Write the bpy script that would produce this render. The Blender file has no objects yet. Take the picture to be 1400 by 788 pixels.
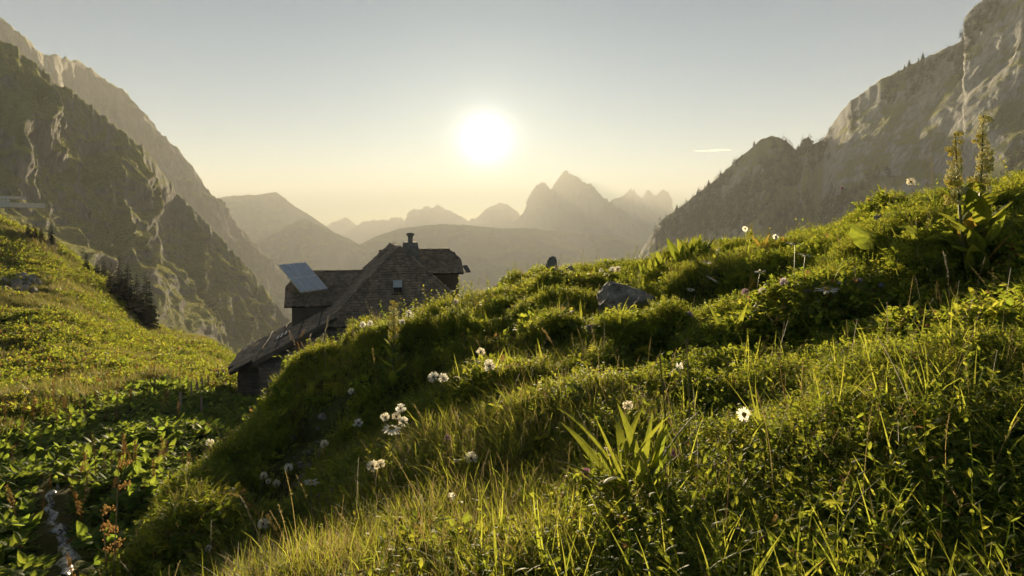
import bpy, math, random
import numpy as np
from mathutils import Vector, Matrix, Euler
from mathutils.bvhtree import BVHTree

R = math.radians
scene = bpy.context.scene
COL = scene.collection
random.seed(7)
rng = np.random.default_rng(7)

# ------------------------------------------------------------------ camera
F_PX = 933.0                      # 24 mm on a 36 mm sensor, 1400 px wide
HORIZON = 300.0
cam_d = bpy.data.cameras.new('camera')
cam_d.lens = 24.0
cam_d.sensor_width = 36.0
cam_d.shift_y = -(394.0 - HORIZON) / 1400.0
cam_d.clip_start = 0.05
cam_d.clip_end = 60000.0
cam = bpy.data.objects.new('camera', cam_d)
cam.rotation_euler = (R(90), 0, 0)
COL.objects.link(cam)
scene.camera = cam

# ------------------------------------------------------------------ sun and sky
SUN = Vector(((664 - 700) / F_PX, 1.0, (HORIZON - 193) / F_PX)).normalized()
SUN_EL = math.asin(SUN.z)
SUN_AZ = math.atan2(SUN.x, SUN.y)
world = bpy.data.worlds.new('World')
scene.world = world
world.use_nodes = True
wn, wl = world.node_tree.nodes, world.node_tree.links
wn.clear()
w_out = wn.new('ShaderNodeOutputWorld')
w_bg = wn.new('ShaderNodeBackground')
w_bg.inputs['Strength'].default_value = 0.05
sky = wn.new('ShaderNodeTexSky')
sky.sky_type = 'NISHITA'
sky.sun_disc = False
sky.sun_elevation = SUN_EL
sky.sun_rotation = SUN_AZ
sky.altitude = 1800
sky.air_density = 0.65
sky.dust_density = 0.3
sky.ozone_density = 1.0
# the solar disc with its aureole, a function of the angle to the sun only
w_geo = wn.new('ShaderNodeTexCoord')
w_dot = wn.new('ShaderNodeVectorMath'); w_dot.operation = 'DOT_PRODUCT'
w_dot.inputs[1].default_value = SUN
wl.new(w_geo.outputs['Generated'], w_dot.inputs[0])
w_ac = wn.new('ShaderNodeMath'); w_ac.operation = 'ARCCOSINE'
wl.new(w_dot.outputs['Value'], w_ac.inputs[0])
def w_lobe(width_deg, amp, power):
    a = wn.new('ShaderNodeMath'); a.operation = 'DIVIDE'; a.inputs[1].default_value = R(width_deg)
    wl.new(w_ac.outputs[0], a.inputs[0])
    p = wn.new('ShaderNodeMath'); p.operation = 'POWER'; p.inputs[1].default_value = power
    wl.new(a.outputs[0], p.inputs[0])
    m = wn.new('ShaderNodeMath'); m.operation = 'MULTIPLY'; m.inputs[1].default_value = -1.0
    wl.new(p.outputs[0], m.inputs[0])
    e = wn.new('ShaderNodeMath'); e.operation = 'EXPONENT'
    wl.new(m.outputs[0], e.inputs[0])
    k = wn.new('ShaderNodeMath'); k.operation = 'MULTIPLY'; k.inputs[1].default_value = amp
    wl.new(e.outputs[0], k.inputs[0])
    return k.outputs[0]
def w_tint(val, col):
    c = wn.new('ShaderNodeVectorMath'); c.operation = 'SCALE'
    c.inputs[0].default_value = col
    wl.new(val, c.inputs['Scale'])
    return c.outputs[0]
def w_add(a, b):
    c = wn.new('ShaderNodeVectorMath'); c.operation = 'ADD'
    wl.new(a, c.inputs[0]); wl.new(b, c.inputs[1])
    return c.outputs[0]
w_mul = wn.new('ShaderNodeVectorMath'); w_mul.operation = 'MULTIPLY'
w_mul.inputs[1].default_value = (0.385, 0.46, 0.45)
wl.new(sky.outputs[0], w_mul.inputs[0])
tot = w_add(w_mul.outputs[0], w_tint(w_lobe(1.5, 14.0, 1.5), (1.0, 0.97, 0.90)))
tot = w_add(tot, w_tint(w_lobe(4.5, 1.4, 1.0), (1.0, 0.85, 0.55)))
wl.new(tot, w_bg.inputs['Color'])
wl.new(w_bg.outputs[0], w_out.inputs['Surface'])

sun_d = bpy.data.lights.new('sun', 'SUN')
sun_d.energy = 5.0
sun_d.angle = R(0.6)
sun_d.color = (1.0, 0.80, 0.50)
sun = bpy.data.objects.new('sun', sun_d)
sun.rotation_euler = SUN.to_track_quat('Z', 'Y').to_euler()
COL.objects.link(sun)

vs = scene.view_settings
vs.view_transform = 'Standard'
vs.look = 'None'
vs.exposure = 2.15
vs.gamma = 1.0
vs.use_curve_mapping = False
cy = scene.cycles
cy.max_bounces = 6
cy.diffuse_bounces = 4
cy.glossy_bounces = 2
cy.transmission_bounces = 4
cy.transparent_max_bounces = 6
cy.volume_bounces = 0
cy.caustics_reflective = False
cy.caustics_refractive = False
cy.sample_clamp_indirect = 6.0
cy.use_denoising = True
cy.use_adaptive_sampling = True
cy.adaptive_threshold = 0.03

# ------------------------------------------------------------------ numeric helpers
def _hash(ix, iy, iz, seed):
    h = (ix * 374761393 + iy * 668265263 + iz * 2147483647 + seed * 1442695041) & 0xFFFFFFFF
    h = ((h ^ (h >> 13)) * 1274126177) & 0xFFFFFFFF
    h = ((h ^ (h >> 16)) * 2246822519) & 0xFFFFFFFF
    return ((h ^ (h >> 15)) & 0xFFFFFF) / float(0xFFFFFF)
def vnoise(x, y, z=None, seed=0):
    x = np.asarray(x, float); y = np.asarray(y, float)
    z = np.zeros_like(x) if z is None else np.asarray(z, float)
    xi = np.floor(x).astype(np.int64); yi = np.floor(y).astype(np.int64); zi = np.floor(z).astype(np.int64)
    fx, fy, fz = x - xi, y - yi, z - zi
    fx = fx * fx * fx * (fx * (fx * 6 - 15) + 10)
    fy = fy * fy * fy * (fy * (fy * 6 - 15) + 10)
    fz = fz * fz * fz * (fz * (fz * 6 - 15) + 10)
    out = 0
    for dz in (0, 1):
        wz = fz if dz else 1 - fz
        for dy in (0, 1):
            wy = fy if dy else 1 - fy
            for dx in (0, 1):
                wx = fx if dx else 1 - fx
                out = out + _hash(xi + dx, yi + dy, zi + dz, seed) * wx * wy * wz
    return out * 2 - 1
def fbm(x, y, z=None, oct=4, seed=0, gain=0.5, lac=2.03):
    a, s, out = 1.0, 1.0, 0
    for i in range(oct):
        out = out + a * vnoise(np.asarray(x) * s + 13.7 * i, np.asarray(y) * s - 7.1 * i, None if z is None else np.asarray(z) * s, seed + i)
        a *= gain; s *= lac
    return out
def ridged(x, y, z=None, oct=4, seed=0):
    a, s, out = 1.0, 1.0, 0
    for i in range(oct):
        n = 1 - np.abs(vnoise(np.asarray(x) * s + 3.3 * i, np.asarray(y) * s + 9.2 * i, None if z is None else np.asarray(z) * s, seed + i))
        out = out + a * n * n
        a *= 0.5; s *= 2.1
    return out
def sstep(a, b, x):
    t = np.clip((np.asarray(x, float) - a) / (b - a), 0, 1)
    return t * t * (3 - 2 * t)

# ------------------------------------------------------------------ object helpers
class MB:
    """collects vertices and faces and links them as one mesh object"""
    def __init__(s):
        s.v, s.f, s.m = [], [], []
    def add(s, vs, fs, mi=0):
        n = len(s.v)
        s.v.extend([tuple(p) for p in vs])
        s.f.extend([tuple(i + n for i in f) for f in fs])
        s.m.extend([mi] * len(fs))
    def box(s, c, ax, ay, az, mi=0):
        """box round c with half-axis vectors ax, ay, az"""
        c, ax, ay, az = Vector(c), Vector(ax), Vector(ay), Vector(az)
        p = [c + sx * ax + sy * ay + sz * az for sx, sy, sz in
             ((-1,-1,-1),(1,-1,-1),(1,1,-1),(-1,1,-1),(-1,-1,1),(1,-1,1),(1,1,1),(-1,1,1))]
        s.add(p, [(0,3,2,1),(4,5,6,7),(0,1,5,4),(1,2,6,5),(2,3,7,6),(3,0,4,7)], mi)
    def hexa(s, p, mi=0):
        s.add(p, [(0,3,2,1),(4,5,6,7),(0,1,5,4),(1,2,6,5),(2,3,7,6),(3,0,4,7)], mi)
    def tube(s, pts, rad, n=6, mi=0, cap=True):
        pts = [Vector(p) for p in pts]
        if not hasattr(rad, '__len__'): rad = [rad] * len(pts)
        vs_, fs_ = [], []
        ref = None
        for i, p in enumerate(pts):
            d = (pts[min(i + 1, len(pts) - 1)] - pts[max(i - 1, 0)]).normalized()
            if ref is None: ref = Vector((1, 0, 0)) if abs(d.x) < 0.8 else Vector((0, 1, 0))
            a = (ref - d * ref.dot(d)).normalized(); ref = a
            b = d.cross(a)
            for k in range(n):
                t = 2 * math.pi * k / n
                vs_.append(p + rad[i] * (math.cos(t) * a + math.sin(t) * b))
        for i in range(len(pts) - 1):
            for k in range(n):
                fs_.append((i*n+k, i*n+(k+1)%n, (i+1)*n+(k+1)%n, (i+1)*n+k))
        if cap:
            fs_.append(tuple(range(n))[::-1]); fs_.append(tuple((len(pts)-1)*n+k for k in range(n)))
        s.add(vs_, fs_, mi)
    def ribbon(s, pts, wid, side, mi=0, fold=0.0, na=1, ribs=0.0, up=None):
        """leaf blade along pts: half width wid[i] along side; fold lifts the edges; ribs corrugates"""
        pts = [Vector(p) for p in pts]; side = Vector(side).normalized()
        vs_, fs_ = [], []
        m = len(pts)
        for i, p in enumerate(pts):
            d = (pts[min(i + 1, m - 1)] - pts[max(i - 1, 0)]).normalized()
            sd = (side - d * side.dot(d)).normalized()
            nn = sd.cross(d)
            for k in range(na + 1):
                q = 2.0 * k / na - 1.0
                off = fold * abs(q) * wid[i] + (ribs * wid[i] * (1 if k % 2 else -1) if na > 2 else 0)
                vs_.append(p + sd * q * wid[i] + nn * off)
        for i in range(m - 1):
            for k in range(na):
                fs_.append((i*(na+1)+k, i*(na+1)+k+1, (i+1)*(na+1)+k+1, (i+1)*(na+1)+k))
        s.add(vs_, fs_, mi)
    def mesh(s, name, mats, smooth=False):
        me = bpy.data.meshes.new(name)
        me.from_pydata(s.v, [], s.f)
        for m in (mats if isinstance(mats, (list, tuple)) else [mats]): me.materials.append(m)
        if any(s.m): me.polygons.foreach_set('material_index', s.m)
        if smooth: me.polygons.foreach_set('use_smooth', [True] * len(me.polygons))
        me.update()
        return me
    def build(s, name, mats, parent=None, smooth=False, coll=None):
        o = bpy.data.objects.new(name, s.mesh(name, mats, smooth))
        (coll or COL).objects.link(o)
        if parent: o.parent = parent
        return o
def tag(o, label=None, cat=None, group=None, kind=None):
    if label: o['label'] = label
    if cat: o['category'] = cat
    if group: o['group'] = group
    if kind: o['kind'] = kind
    return o
def empty(name, loc=(0, 0, 0), rz=0.0, sc=1.0):
    o = bpy.data.objects.new(name, None)
    o.empty_display_size = 0.1
    o.location = loc; o.rotation_euler = (0, 0, rz); o.scale = (sc, sc, sc)
    COL.objects.link(o)
    return o
def inst(name, me, parent=None, loc=(0,0,0), rot=(0,0,0), sc=1.0):
    o = bpy.data.objects.new(name, me)
    o.location = loc; o.rotation_euler = rot
    o.scale = sc if hasattr(sc, '__len__') else (sc, sc, sc)
    COL.objects.link(o)
    if parent: o.parent = parent
    return o
def grid_mesh(name, P, mats, smooth=True):
    """P: (n, m, 3) array of points"""
    n, m, _ = P.shape
    me = bpy.data.meshes.new(name)
    idx = np.arange(n * m).reshape(n, m)
    q = np.stack([idx[:-1,:-1], idx[:-1,1:], idx[1:,1:], idx[1:,:-1]], -1).reshape(-1, 4)
    me.vertices.add(n * m); me.vertices.foreach_set('co', P.reshape(-1).astype(np.float32))
    me.loops.add(q.size); me.loops.foreach_set('vertex_index', q.reshape(-1).astype(np.int32))
    me.polygons.add(len(q))
    me.polygons.foreach_set('loop_start', (np.arange(len(q)) * 4).astype(np.int32))
    me.polygons.foreach_set('use_smooth', np.full(len(q), smooth))
    for mm in (mats if isinstance(mats, (list, tuple)) else [mats]): me.materials.append(mm)
    me.update(); me.validate()
    return me

# ------------------------------------------------------------------ materials
def new_mat(name):
    m = bpy.data.materials.new(name); m.use_nodes = True
    nt = m.node_tree; nt.nodes.clear()
    out = nt.nodes.new('ShaderNodeOutputMaterial')
    return m, nt.nodes, nt.links, out
def ramp(n, l, fac, stops):
    r = n.new('ShaderNodeValToRGB')
    e = r.color_ramp.elements
    while len(e) < len(stops): e.new(0.5)
    for el, (p, c) in zip(e, stops):
        el.position = p; el.color = (c[0], c[1], c[2], 1)
    l.new(fac, r.inputs[0])
    return r.outputs[0]
def noise(n, l, scale, detail=4, vec=None, rough=0.55, dist=0.0):
    t = n.new('ShaderNodeTexNoise')
    t.inputs['Scale'].default_value = scale; t.inputs['Detail'].default_value = detail
    t.inputs['Roughness'].default_value = rough; t.inputs['Distortion'].default_value = dist
    if vec is not None: l.new(vec, t.inputs['Vector'])
    return t.outputs['Fac']
def coords(n, kind='Object'):
    return n.new('ShaderNodeTexCoord').outputs[kind]
def mixc(n, l, fac, a, b, mode='MIX'):
    m = n.new('ShaderNodeMix'); m.data_type = 'RGBA'; m.blend_type = mode
    for s_, v in ((0, fac), (6, a), (7, b)):
        if hasattr(v, 'is_linked') or hasattr(v, 'links'): l.new(v, m.inputs[s_])
        elif s_ == 0: m.inputs[0].default_value = v
        else: m.inputs[s_].default_value = (v[0], v[1], v[2], 1)
    return m.outputs[2]
def bump(n, l, h, strength=0.5, dist=0.02):
    b = n.new('ShaderNodeBump'); b.inputs['Strength'].default_value = strength; b.inputs['Distance'].default_value = dist
    l.new(h, b.inputs['Height'])
    return b.outputs[0]
def solid(name, col, rough=0.8, var=0.35, scale=6.0, spec=0.3, bump_s=0.3, bump_d=0.02, metal=0.0, detail=5):
    """plain surface with noise in its colour and relief"""
    m, n, l, out = new_mat(name)
    p = n.new('ShaderNodeBsdfPrincipled')
    c = coords(n)
    f = noise(n, l, scale, detail, c)
    lo = [x * (1 - var) for x in col]; hi = [min(1, x * (1 + var)) for x in col]
    l.new(ramp(n, l, f, [(0.3, lo), (0.7, hi)]), p.inputs['Base Color'])
    p.inputs['Roughness'].default_value = rough
    p.inputs['Specular IOR Level'].default_value = spec
    p.inputs['Metallic'].default_value = metal
    if bump_s: l.new(bump(n, l, noise(n, l, scale * 3, 6, c), bump_s, bump_d), p.inputs['Normal'])
    l.new(p.outputs[0], out.inputs[0])
    return m
def leaf_mat(name, cols, trans, tw=0.45, rough=0.45, spec=0.35, scale=30.0, pos_scale=0.5):
    """thin living leaf: reflects cols (varied per plant), lets light through in the colour trans"""
    m, n, l, out = new_mat(name)
    p = n.new('ShaderNodeBsdfPrincipled')
    oi = n.new('ShaderNodeObjectInfo')
    st = [(i / max(1, len(cols) - 1), c) for i, c in enumerate(cols)]
    base = ramp(n, l, oi.outputs['Random'], st)
    f = noise(n, l, scale, 3, coords(n))
    base = mixc(n, l, 1.0, base, ramp(n, l, f, [(0.25, (0.65, 0.65, 0.65)), (0.75, (1.25, 1.25, 1.25))]), 'MULTIPLY')
    l.new(base, p.inputs['Base Color'])
    p.inputs['Roughness'].default_value = rough
    p.inputs['Specular IOR Level'].default_value = spec
    t = n.new('ShaderNodeBsdfTranslucent')
    st2 = [(i / max(1, len(trans) - 1), c) for i, c in enumerate(trans)]
    wn_ = n.new('ShaderNodeTexWhiteNoise'); wn_.noise_dimensions = '1D'
    l.new(oi.outputs['Random'], wn_.inputs['W'])
    f2 = noise(n, l, scale * 1.7, 4, coords(n), 0.65)
    l.new(mixc(n, l, 1.0, ramp(n, l, wn_.outputs['Value'], st2), ramp(n, l, f2, [(0.3, (0.7, 0.72, 0.62)), (0.62, (1.2, 1.18, 1.12))]), 'MULTIPLY'), t.inputs['Color'])
    mx = n.new('ShaderNodeMixShader'); mx.inputs[0].default_value = tw
    l.new(p.outputs[0], mx.inputs[1]); l.new(t.outputs[0], mx.inputs[2])
    l.new(mx.outputs[0], out.inputs[0])
    return m

M = {}
M['grass'] = leaf_mat('grass_blade', [(0.08, 0.115, 0.02), (0.11, 0.14, 0.026), (0.16, 0.16, 0.036), (0.09, 0.125, 0.022)],
                      [(0.475, 0.545, 0.06), (0.65, 0.645, 0.09), (0.55, 0.605, 0.07)], 0.5, 0.6, 0.12)
M['grass_dry'] = leaf_mat('dry_grass_blade', [(0.19, 0.15, 0.07), (0.26, 0.20, 0.10), (0.15, 0.13, 0.05)],
                      [(0.45, 0.36, 0.15), (0.5, 0.38, 0.16)], 0.45, 0.7, 0.1)
M['herb'] = leaf_mat('herb_leaf', [(0.06, 0.10, 0.02), (0.085, 0.125, 0.025), (0.115, 0.145, 0.03), (0.07, 0.11, 0.022)],
                      [(0.40, 0.505, 0.05), (0.53, 0.585, 0.06), (0.67, 0.645, 0.08)], 0.5, 0.6, 0.12)
M['dock'] = leaf_mat('dock_leaf', [(0.055, 0.10, 0.02), (0.08, 0.125, 0.024), (0.10, 0.14, 0.028)],
                      [(0.38, 0.53, 0.06), (0.52, 0.61, 0.08)], 0.5, 0.6, 0.12)
M['russet'] = leaf_mat('russet_leaf', [(0.13, 0.075, 0.03), (0.17, 0.10, 0.04)], [(0.38, 0.22, 0.08), (0.42, 0.28, 0.10)], 0.4, 0.8, 0.05)
M['slope_grass'] = leaf_mat('slope_grass_blade', [(0.075, 0.10, 0.02), (0.11, 0.125, 0.028), (0.15, 0.135, 0.038), (0.09, 0.11, 0.022)],
                      [(0.30, 0.35, 0.05), (0.40, 0.41, 0.07)], 0.36, 0.5)
M['stem'] = leaf_mat('green_stem', [(0.07, 0.09, 0.02), (0.1, 0.1, 0.03)], [(0.3, 0.3, 0.06)], 0.25)
M['stem_brown'] = leaf_mat('brown_stem', [(0.14, 0.09, 0.04), (0.18, 0.11, 0.05)], [(0.35, 0.22, 0.09)], 0.25, 0.8, 0.05)
M['petal'] = leaf_mat('white_petal', [(0.75, 0.74, 0.70), (0.8, 0.79, 0.75)], [(0.9, 0.87, 0.78)], 0.65, 0.7)
M['fluff'] = leaf_mat('seed_fluff', [(0.7, 0.66, 0.58), (0.75, 0.7, 0.62)], [(0.92, 0.86, 0.7)], 0.6, 0.7)
M['disc'] = solid('flower_disc', (0.30, 0.20, 0.03), 0.8, 0.3, 200)
M['seed_core'] = solid('seed_core', (0.08, 0.05, 0.025), 0.8, 0.3, 200)
M['clover'] = leaf_mat('clover_purple', [(0.26, 0.12, 0.22), (0.32, 0.16, 0.26)], [(0.45, 0.22, 0.32)], 0.4)
M['violet'] = leaf_mat('violet_petal', [(0.16, 0.12, 0.35), (0.22, 0.17, 0.42)], [(0.32, 0.25, 0.55)], 0.4)
M['yellow_flower'] = leaf_mat('pale_yellow_flower', [(0.50, 0.46, 0.13), (0.58, 0.52, 0.17)], [(0.92, 0.82, 0.28)], 0.55, 0.8, 0.05)
M['needle'] = leaf_mat('conifer_needles', [(0.010, 0.026, 0.011), (0.016, 0.036, 0.015)], [(0.03, 0.06, 0.015)], 0.06, 0.7, 0.1, 3)
M['bark'] = solid('bark', (0.10, 0.07, 0.05), 0.9, 0.4, 8)
M['bare_bark'] = solid('bare_bark', (0.30, 0.22, 0.18), 0.9, 0.3, 8)
# ------------------------------------------------------------------ ground: surveyed points
# (azimuth column, distance, sight line) of the mound, the hollow beside it and the meadow behind
CTRL = {
 -500: [(2.5,-1.8,0),(6,-3.6,0),(12,-4.6,0),(30,-4,0),(60,4,0),(90,14,0),(140,16,0)],
 -200: [(2.5,-1.75,0),(6,-3.5,0),(9,-4.2,0),(15,-4.7,0),(25,-5.4,0),(45,-3.4,0),(70,1.8,0),(90,6,0),(130,-2,0)],
 0:   [(1.3,-1.25,0),(2.6,-1.75,0),(5,-3.1,0),(8,788),(10,700),(14,610),(20,540),(30,500),(45,430),(62,370),(85,302),(120,-16,0)],
 80:  [(2.7,-1.75,0),(5,-3.0,0),(8,788),(9,740),(10,700),(15,600),(20,540),(25,520),(32,480),(45,430),(60,390),(82,345),(120,-20,0)],
 150: [(2.8,-1.75,0),(4.6,-2.7,0),(8,786),(10,697),(15,598),(20,548),(25,520),(35,490),(50,450),(65,420),(85,388),(120,-26,0)],
 200: [(1.3,-1.12,0),(3.0,-1.72,0),(3.8,770),(4.8,-2.7,0),(8.5,778),(14,604),(19,556),(28,513),(42,485),(70,456),(86,443),(120,-32,0)],
 230: [(4.4,692),(5.4,-2.8,0),(10,678),(14,602),(18,560),(25,522),(33,502),(60,474),(84,462),(120,-36,0)],
 300: [(3.0,812),(4.0,712),(5.2,622),(6.4,-2.9,0),(9,-4.2,0),(14,622),(20,580),(27,546),(40,508),(60,489),(80,484),(110,-34,0)],
 340: [(1.3,-1.08,0),(3.0,800),(4.5,706),(5.9,570),(7.3,-3.0,0),(11,-4.6,0),(20,-6.2,0),(28,-7.5,0),(40,-9.5,0),(60,-14,0),(90,-30,0)],
 395: [(2.3,789),(3,790),(4.5,698),(5.8,570),(6.5,506),(8.5,-2.6,0),(13,-4.4,0),(28,-7.2,0)],
 440: [(2.2,796),(3,766),(4.5,660),(6,520),(6.6,484),(9,-2.4,0),(14,-4.0,0),(27,-6.4,0),(40,-9,0),(60,-14,0),(90,-32,0)],
 530: [(1.2,-1.02,0),(2.1,797),(3,733),(4.5,605),(6,492),(7,454),(9,-1.9,0),(14,-3.7,0),(28,-5.8,0)],
 600: [(2.1,790),(3,702),(4.5,575),(6,478),(7.5,432),(10,-1.8,0),(15,-3.6,0),(30,-5.6,0),(60,-15,0),(100,-40,0)],
 640: [(4.5,545),(6,470),(7.8,420),(10,-1.6,0),(15,-3.2,0)],
 700: [(1.1,-1.0,0),(2.0,790),(3,654),(4.5,528),(6,462),(8,402),(9.5,381),(12,-1.4,0),(20,-4.5,0)],
 770: [(3,635),(4.5,508),(6,444),(8,392),(9.6,376),(12.5,-1.5,0)],
 850: [(1.1,-.98,0),(1.9,791),(3,604),(4.5,490),(6,436),(8,385),(9.5,370),(12,-1.2,0),(20,-4.8,0),(40,-12,0),(90,-40,0)],
 960: [(1.8,792),(3,575),(3.9,-.83,0),(4.5,450),(6.4,402),(7.0,362),(8.3,333),(10,-.55,0),(16,-2.4,0)],
 1050:[(1.1,-.95,0),(1.8,790),(3,548),(3.9,-.79,0),(4.5,428),(6.3,372),(6.9,340),(8,322),(10,-.4,0),(15,-1.8,0),(40,-11,0)],
 1150:[(1.7,800),(3,512),(3.9,-.68,0),(4.5,388),(6,325),(7,301),(8.5,.02,0),(12,-.6,0)],
 1210:[(3,495),(3.8,-.62,0),(4.5,368),(5.8,302),(6.2,272),(7.2,262),(9,.2,0)],
 1300:[(1.1,-.9,0),(1.65,800),(3,478),(3.8,-.52,0),(4.5,338),(5.5,292),(6.2,266),(8,.25,0),(12,-.3,0),(40,-9,0),(90,-36,0)],
 1400:[(1.6,800),(3,449),(3.6,-.44,0),(4,352),(5,292),(6,250),(8,.3,0),(12,-.2,0)],
 1600:[(1.1,-.75,0),(1.6,-.68,0),(3,-.2,0),(5,.35,0),(7,.75,0),(12,.8,0),(30,-4,0),(90,-30,0)],
 1900:[(1.1,-.6,0),(2,-.3,0),(4,.4,0),(7,1.3,0),(12,1.6,0),(40,-3,0)],
}
_c = []
for px, lst in CTRL.items():
    u_ = (px - 700) / F_PX
    for e in lst:
        d_ = e[0]
        z_ = e[1] if len(e) == 3 else -(e[1] - HORIZON) / F_PX * d_
        _c.append((u_, d_, z_))
_c = np.array(_c)
KA, KB, KP = 3.2, 1.35, 0.62
_X = np.stack([_c[:, 0] * KA, np.log(_c[:, 1]) * KB], 1)
_W = _c[:, 2] / _c[:, 1] ** KP
def _phi(r2):
    return 0.5 * r2 * np.log(r2 + 1e-9)
_n = len(_X)
_K = _phi(((_X[:, None, :] - _X[None]) ** 2).sum(-1)) + np.eye(_n) * 0.004
_P = np.concatenate([np.ones((_n, 1)), _X], 1)
_A = np.block([[_K, _P], [_P.T, np.zeros((3, 3))]])
_sol = np.linalg.solve(_A, np.concatenate([_W, np.zeros(3)]))
def hummocks(x, y, cell, seed):
    """flat-topped tussocks with steep sides, one to a cell, 0..1"""
    ci, cj = np.floor(x / cell).astype(np.int64), np.floor(y / cell).astype(np.int64)
    out = np.zeros_like(x)
    for di in (-1, 0, 1):
        for dj in (-1, 0, 1):
            i_, j_ = ci + di, cj + dj
            z0 = np.zeros_like(i_)
            cx = (i_ + 0.15 + 0.7 * _hash(i_, j_, z0, seed)) * cell
            cy_ = (j_ + 0.15 + 0.7 * _hash(i_, j_, z0, seed + 1)) * cell
            rr = cell * (0.30 + 0.34 * _hash(i_, j_, z0, seed + 2))
            hh = 0.35 + 0.65 * _hash(i_, j_, z0, seed + 3)
            dd = np.hypot((x - cx) * 0.8, y - cy_) / rr
            out = np.maximum(out, hh * (1 - sstep(0.55, 1.05, dd)))
    return out
def ground_z(x, y):
    """height of the ground at world x, y (arrays)"""
    x = np.atleast_1d(np.asarray(x, float)); y = np.atleast_1d(np.asarray(y, float))
    yy = np.maximum(y, 0.6)
    out = np.empty_like(x)
    for i in range(0, len(x), 20000):
        xs, ys = x[i:i+20000], yy[i:i+20000]
        a = np.stack([xs / ys * KA, np.log(ys) * KB], 1)
        w = _phi(((a[:, None, :] - _X[None]) ** 2).sum(-1)) @ _sol[:_n] + _sol[_n] + a @ _sol[_n+1:]
        out[i:i+20000] = w * ys ** KP
    near = 1 - sstep(10, 22, yy)
    out -= near * sstep(2.5, 5, yy) * (0.07 + 0.11 * sstep(.12, .35, x / yy))
    n1 = 0.8 * fbm(x / 1.35, y / 1.35, oct=2, seed=3) + 0.42 * fbm(x / 0.5, y / 0.5, oct=2, seed=4)
    tuss = np.sign(n1) * np.abs(n1) ** 0.7
    out += near * (0.085 * sstep(1.2, 4.0, yy) + 0.02) * tuss
    wob = 0.12 * fbm(x / 0.4, y / 0.4, oct=2, seed=14)
    out += near * sstep(2.0, 4.2, yy) * (0.20 * hummocks(x + wob, y + wob, 0.85, 17) - 0.07)
    out += near * 0.022 * fbm(x / 0.33, y / 0.33, oct=2, seed=9)
    mid = sstep(8, 16, yy)
    out += mid * (1 - sstep(30, 50, yy)) * 0.16 * fbm(x / 2.2, y / 2.2, oct=3, seed=21)
    far = sstep(28, 45, yy)
    out += far * (0.42 * fbm(x / 8.0, y / 8.0, oct=4, seed=33) + 0.12 * fbm(x / 1.7, y / 1.7, oct=2, seed=35))
    return out
def gz(x, y):
    return float(ground_z([x], [y])[0])
def on_ground(px, py, dmin=1.2, dmax=95.0):
    """the first point of the ground met by the sight line through a picture point"""
    u_, s_ = (px - 700) / F_PX, -(py - HORIZON) / F_PX
    d_ = np.exp(np.linspace(math.log(dmin), math.log(dmax), 700))
    g = ground_z(u_ * d_, d_) - s_ * d_
    k = np.argmax(g >= 0)
    if g[k] < 0: k = int(np.argmax(g / d_))
    dd = d_[k]
    return Vector((u_ * dd, dd, gz(u_ * dd, dd)))
def at(px, py, d_):
    return Vector(((px - 700) / F_PX * d_, d_, -(py - HORIZON) / F_PX * d_))

# soil and turf under the plants
m, n, l, out = new_mat('meadow_soil')
p = n.new('ShaderNodeBsdfPrincipled')
c = coords(n)
f1 = noise(n, l, 0.35, 6, c); f2 = noise(n, l, 9.0, 6, c)
col = ramp(n, l, f1, [(0.3, (0.045, 0.055, 0.016)), (0.5, (0.07, 0.08, 0.02)), (0.72, (0.10, 0.09, 0.03))])
col2 = ramp(n, l, f2, [(0.35, (0.028, 0.022, 0.012)), (0.6, (0.06, 0.065, 0.02))])
l.new(mixc(n, l, 0.5, col, col2), p.inputs['Base Color'])
p.inputs['Roughness'].default_value = 0.95
p.inputs['Specular IOR Level'].default_value = 0.1
l.new(bump(n, l, noise(n, l, 14, 8, c), 0.9, 0.05), p.inputs['Normal'])
l.new(p.outputs[0], out.inputs[0])
M['soil'] = m

us = np.linspace(-1.45, 1.5, 520)
ds = np.exp(np.linspace(math.log(0.55), math.log(150.0), 460))
U, D = np.meshgrid(us, ds)
Zg = ground_z((U * D).ravel(), D.ravel()).reshape(U.shape)
meadow = bpy.data.objects.new('meadow_ground', grid_mesh('meadow_ground', np.stack([U * D, D, Zg], -1), M['soil']))
COL.objects.link(meadow)
tag(meadow, 'rough grassy mountainside ground with mound, hollow and sloping meadow', kind='structure')

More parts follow.
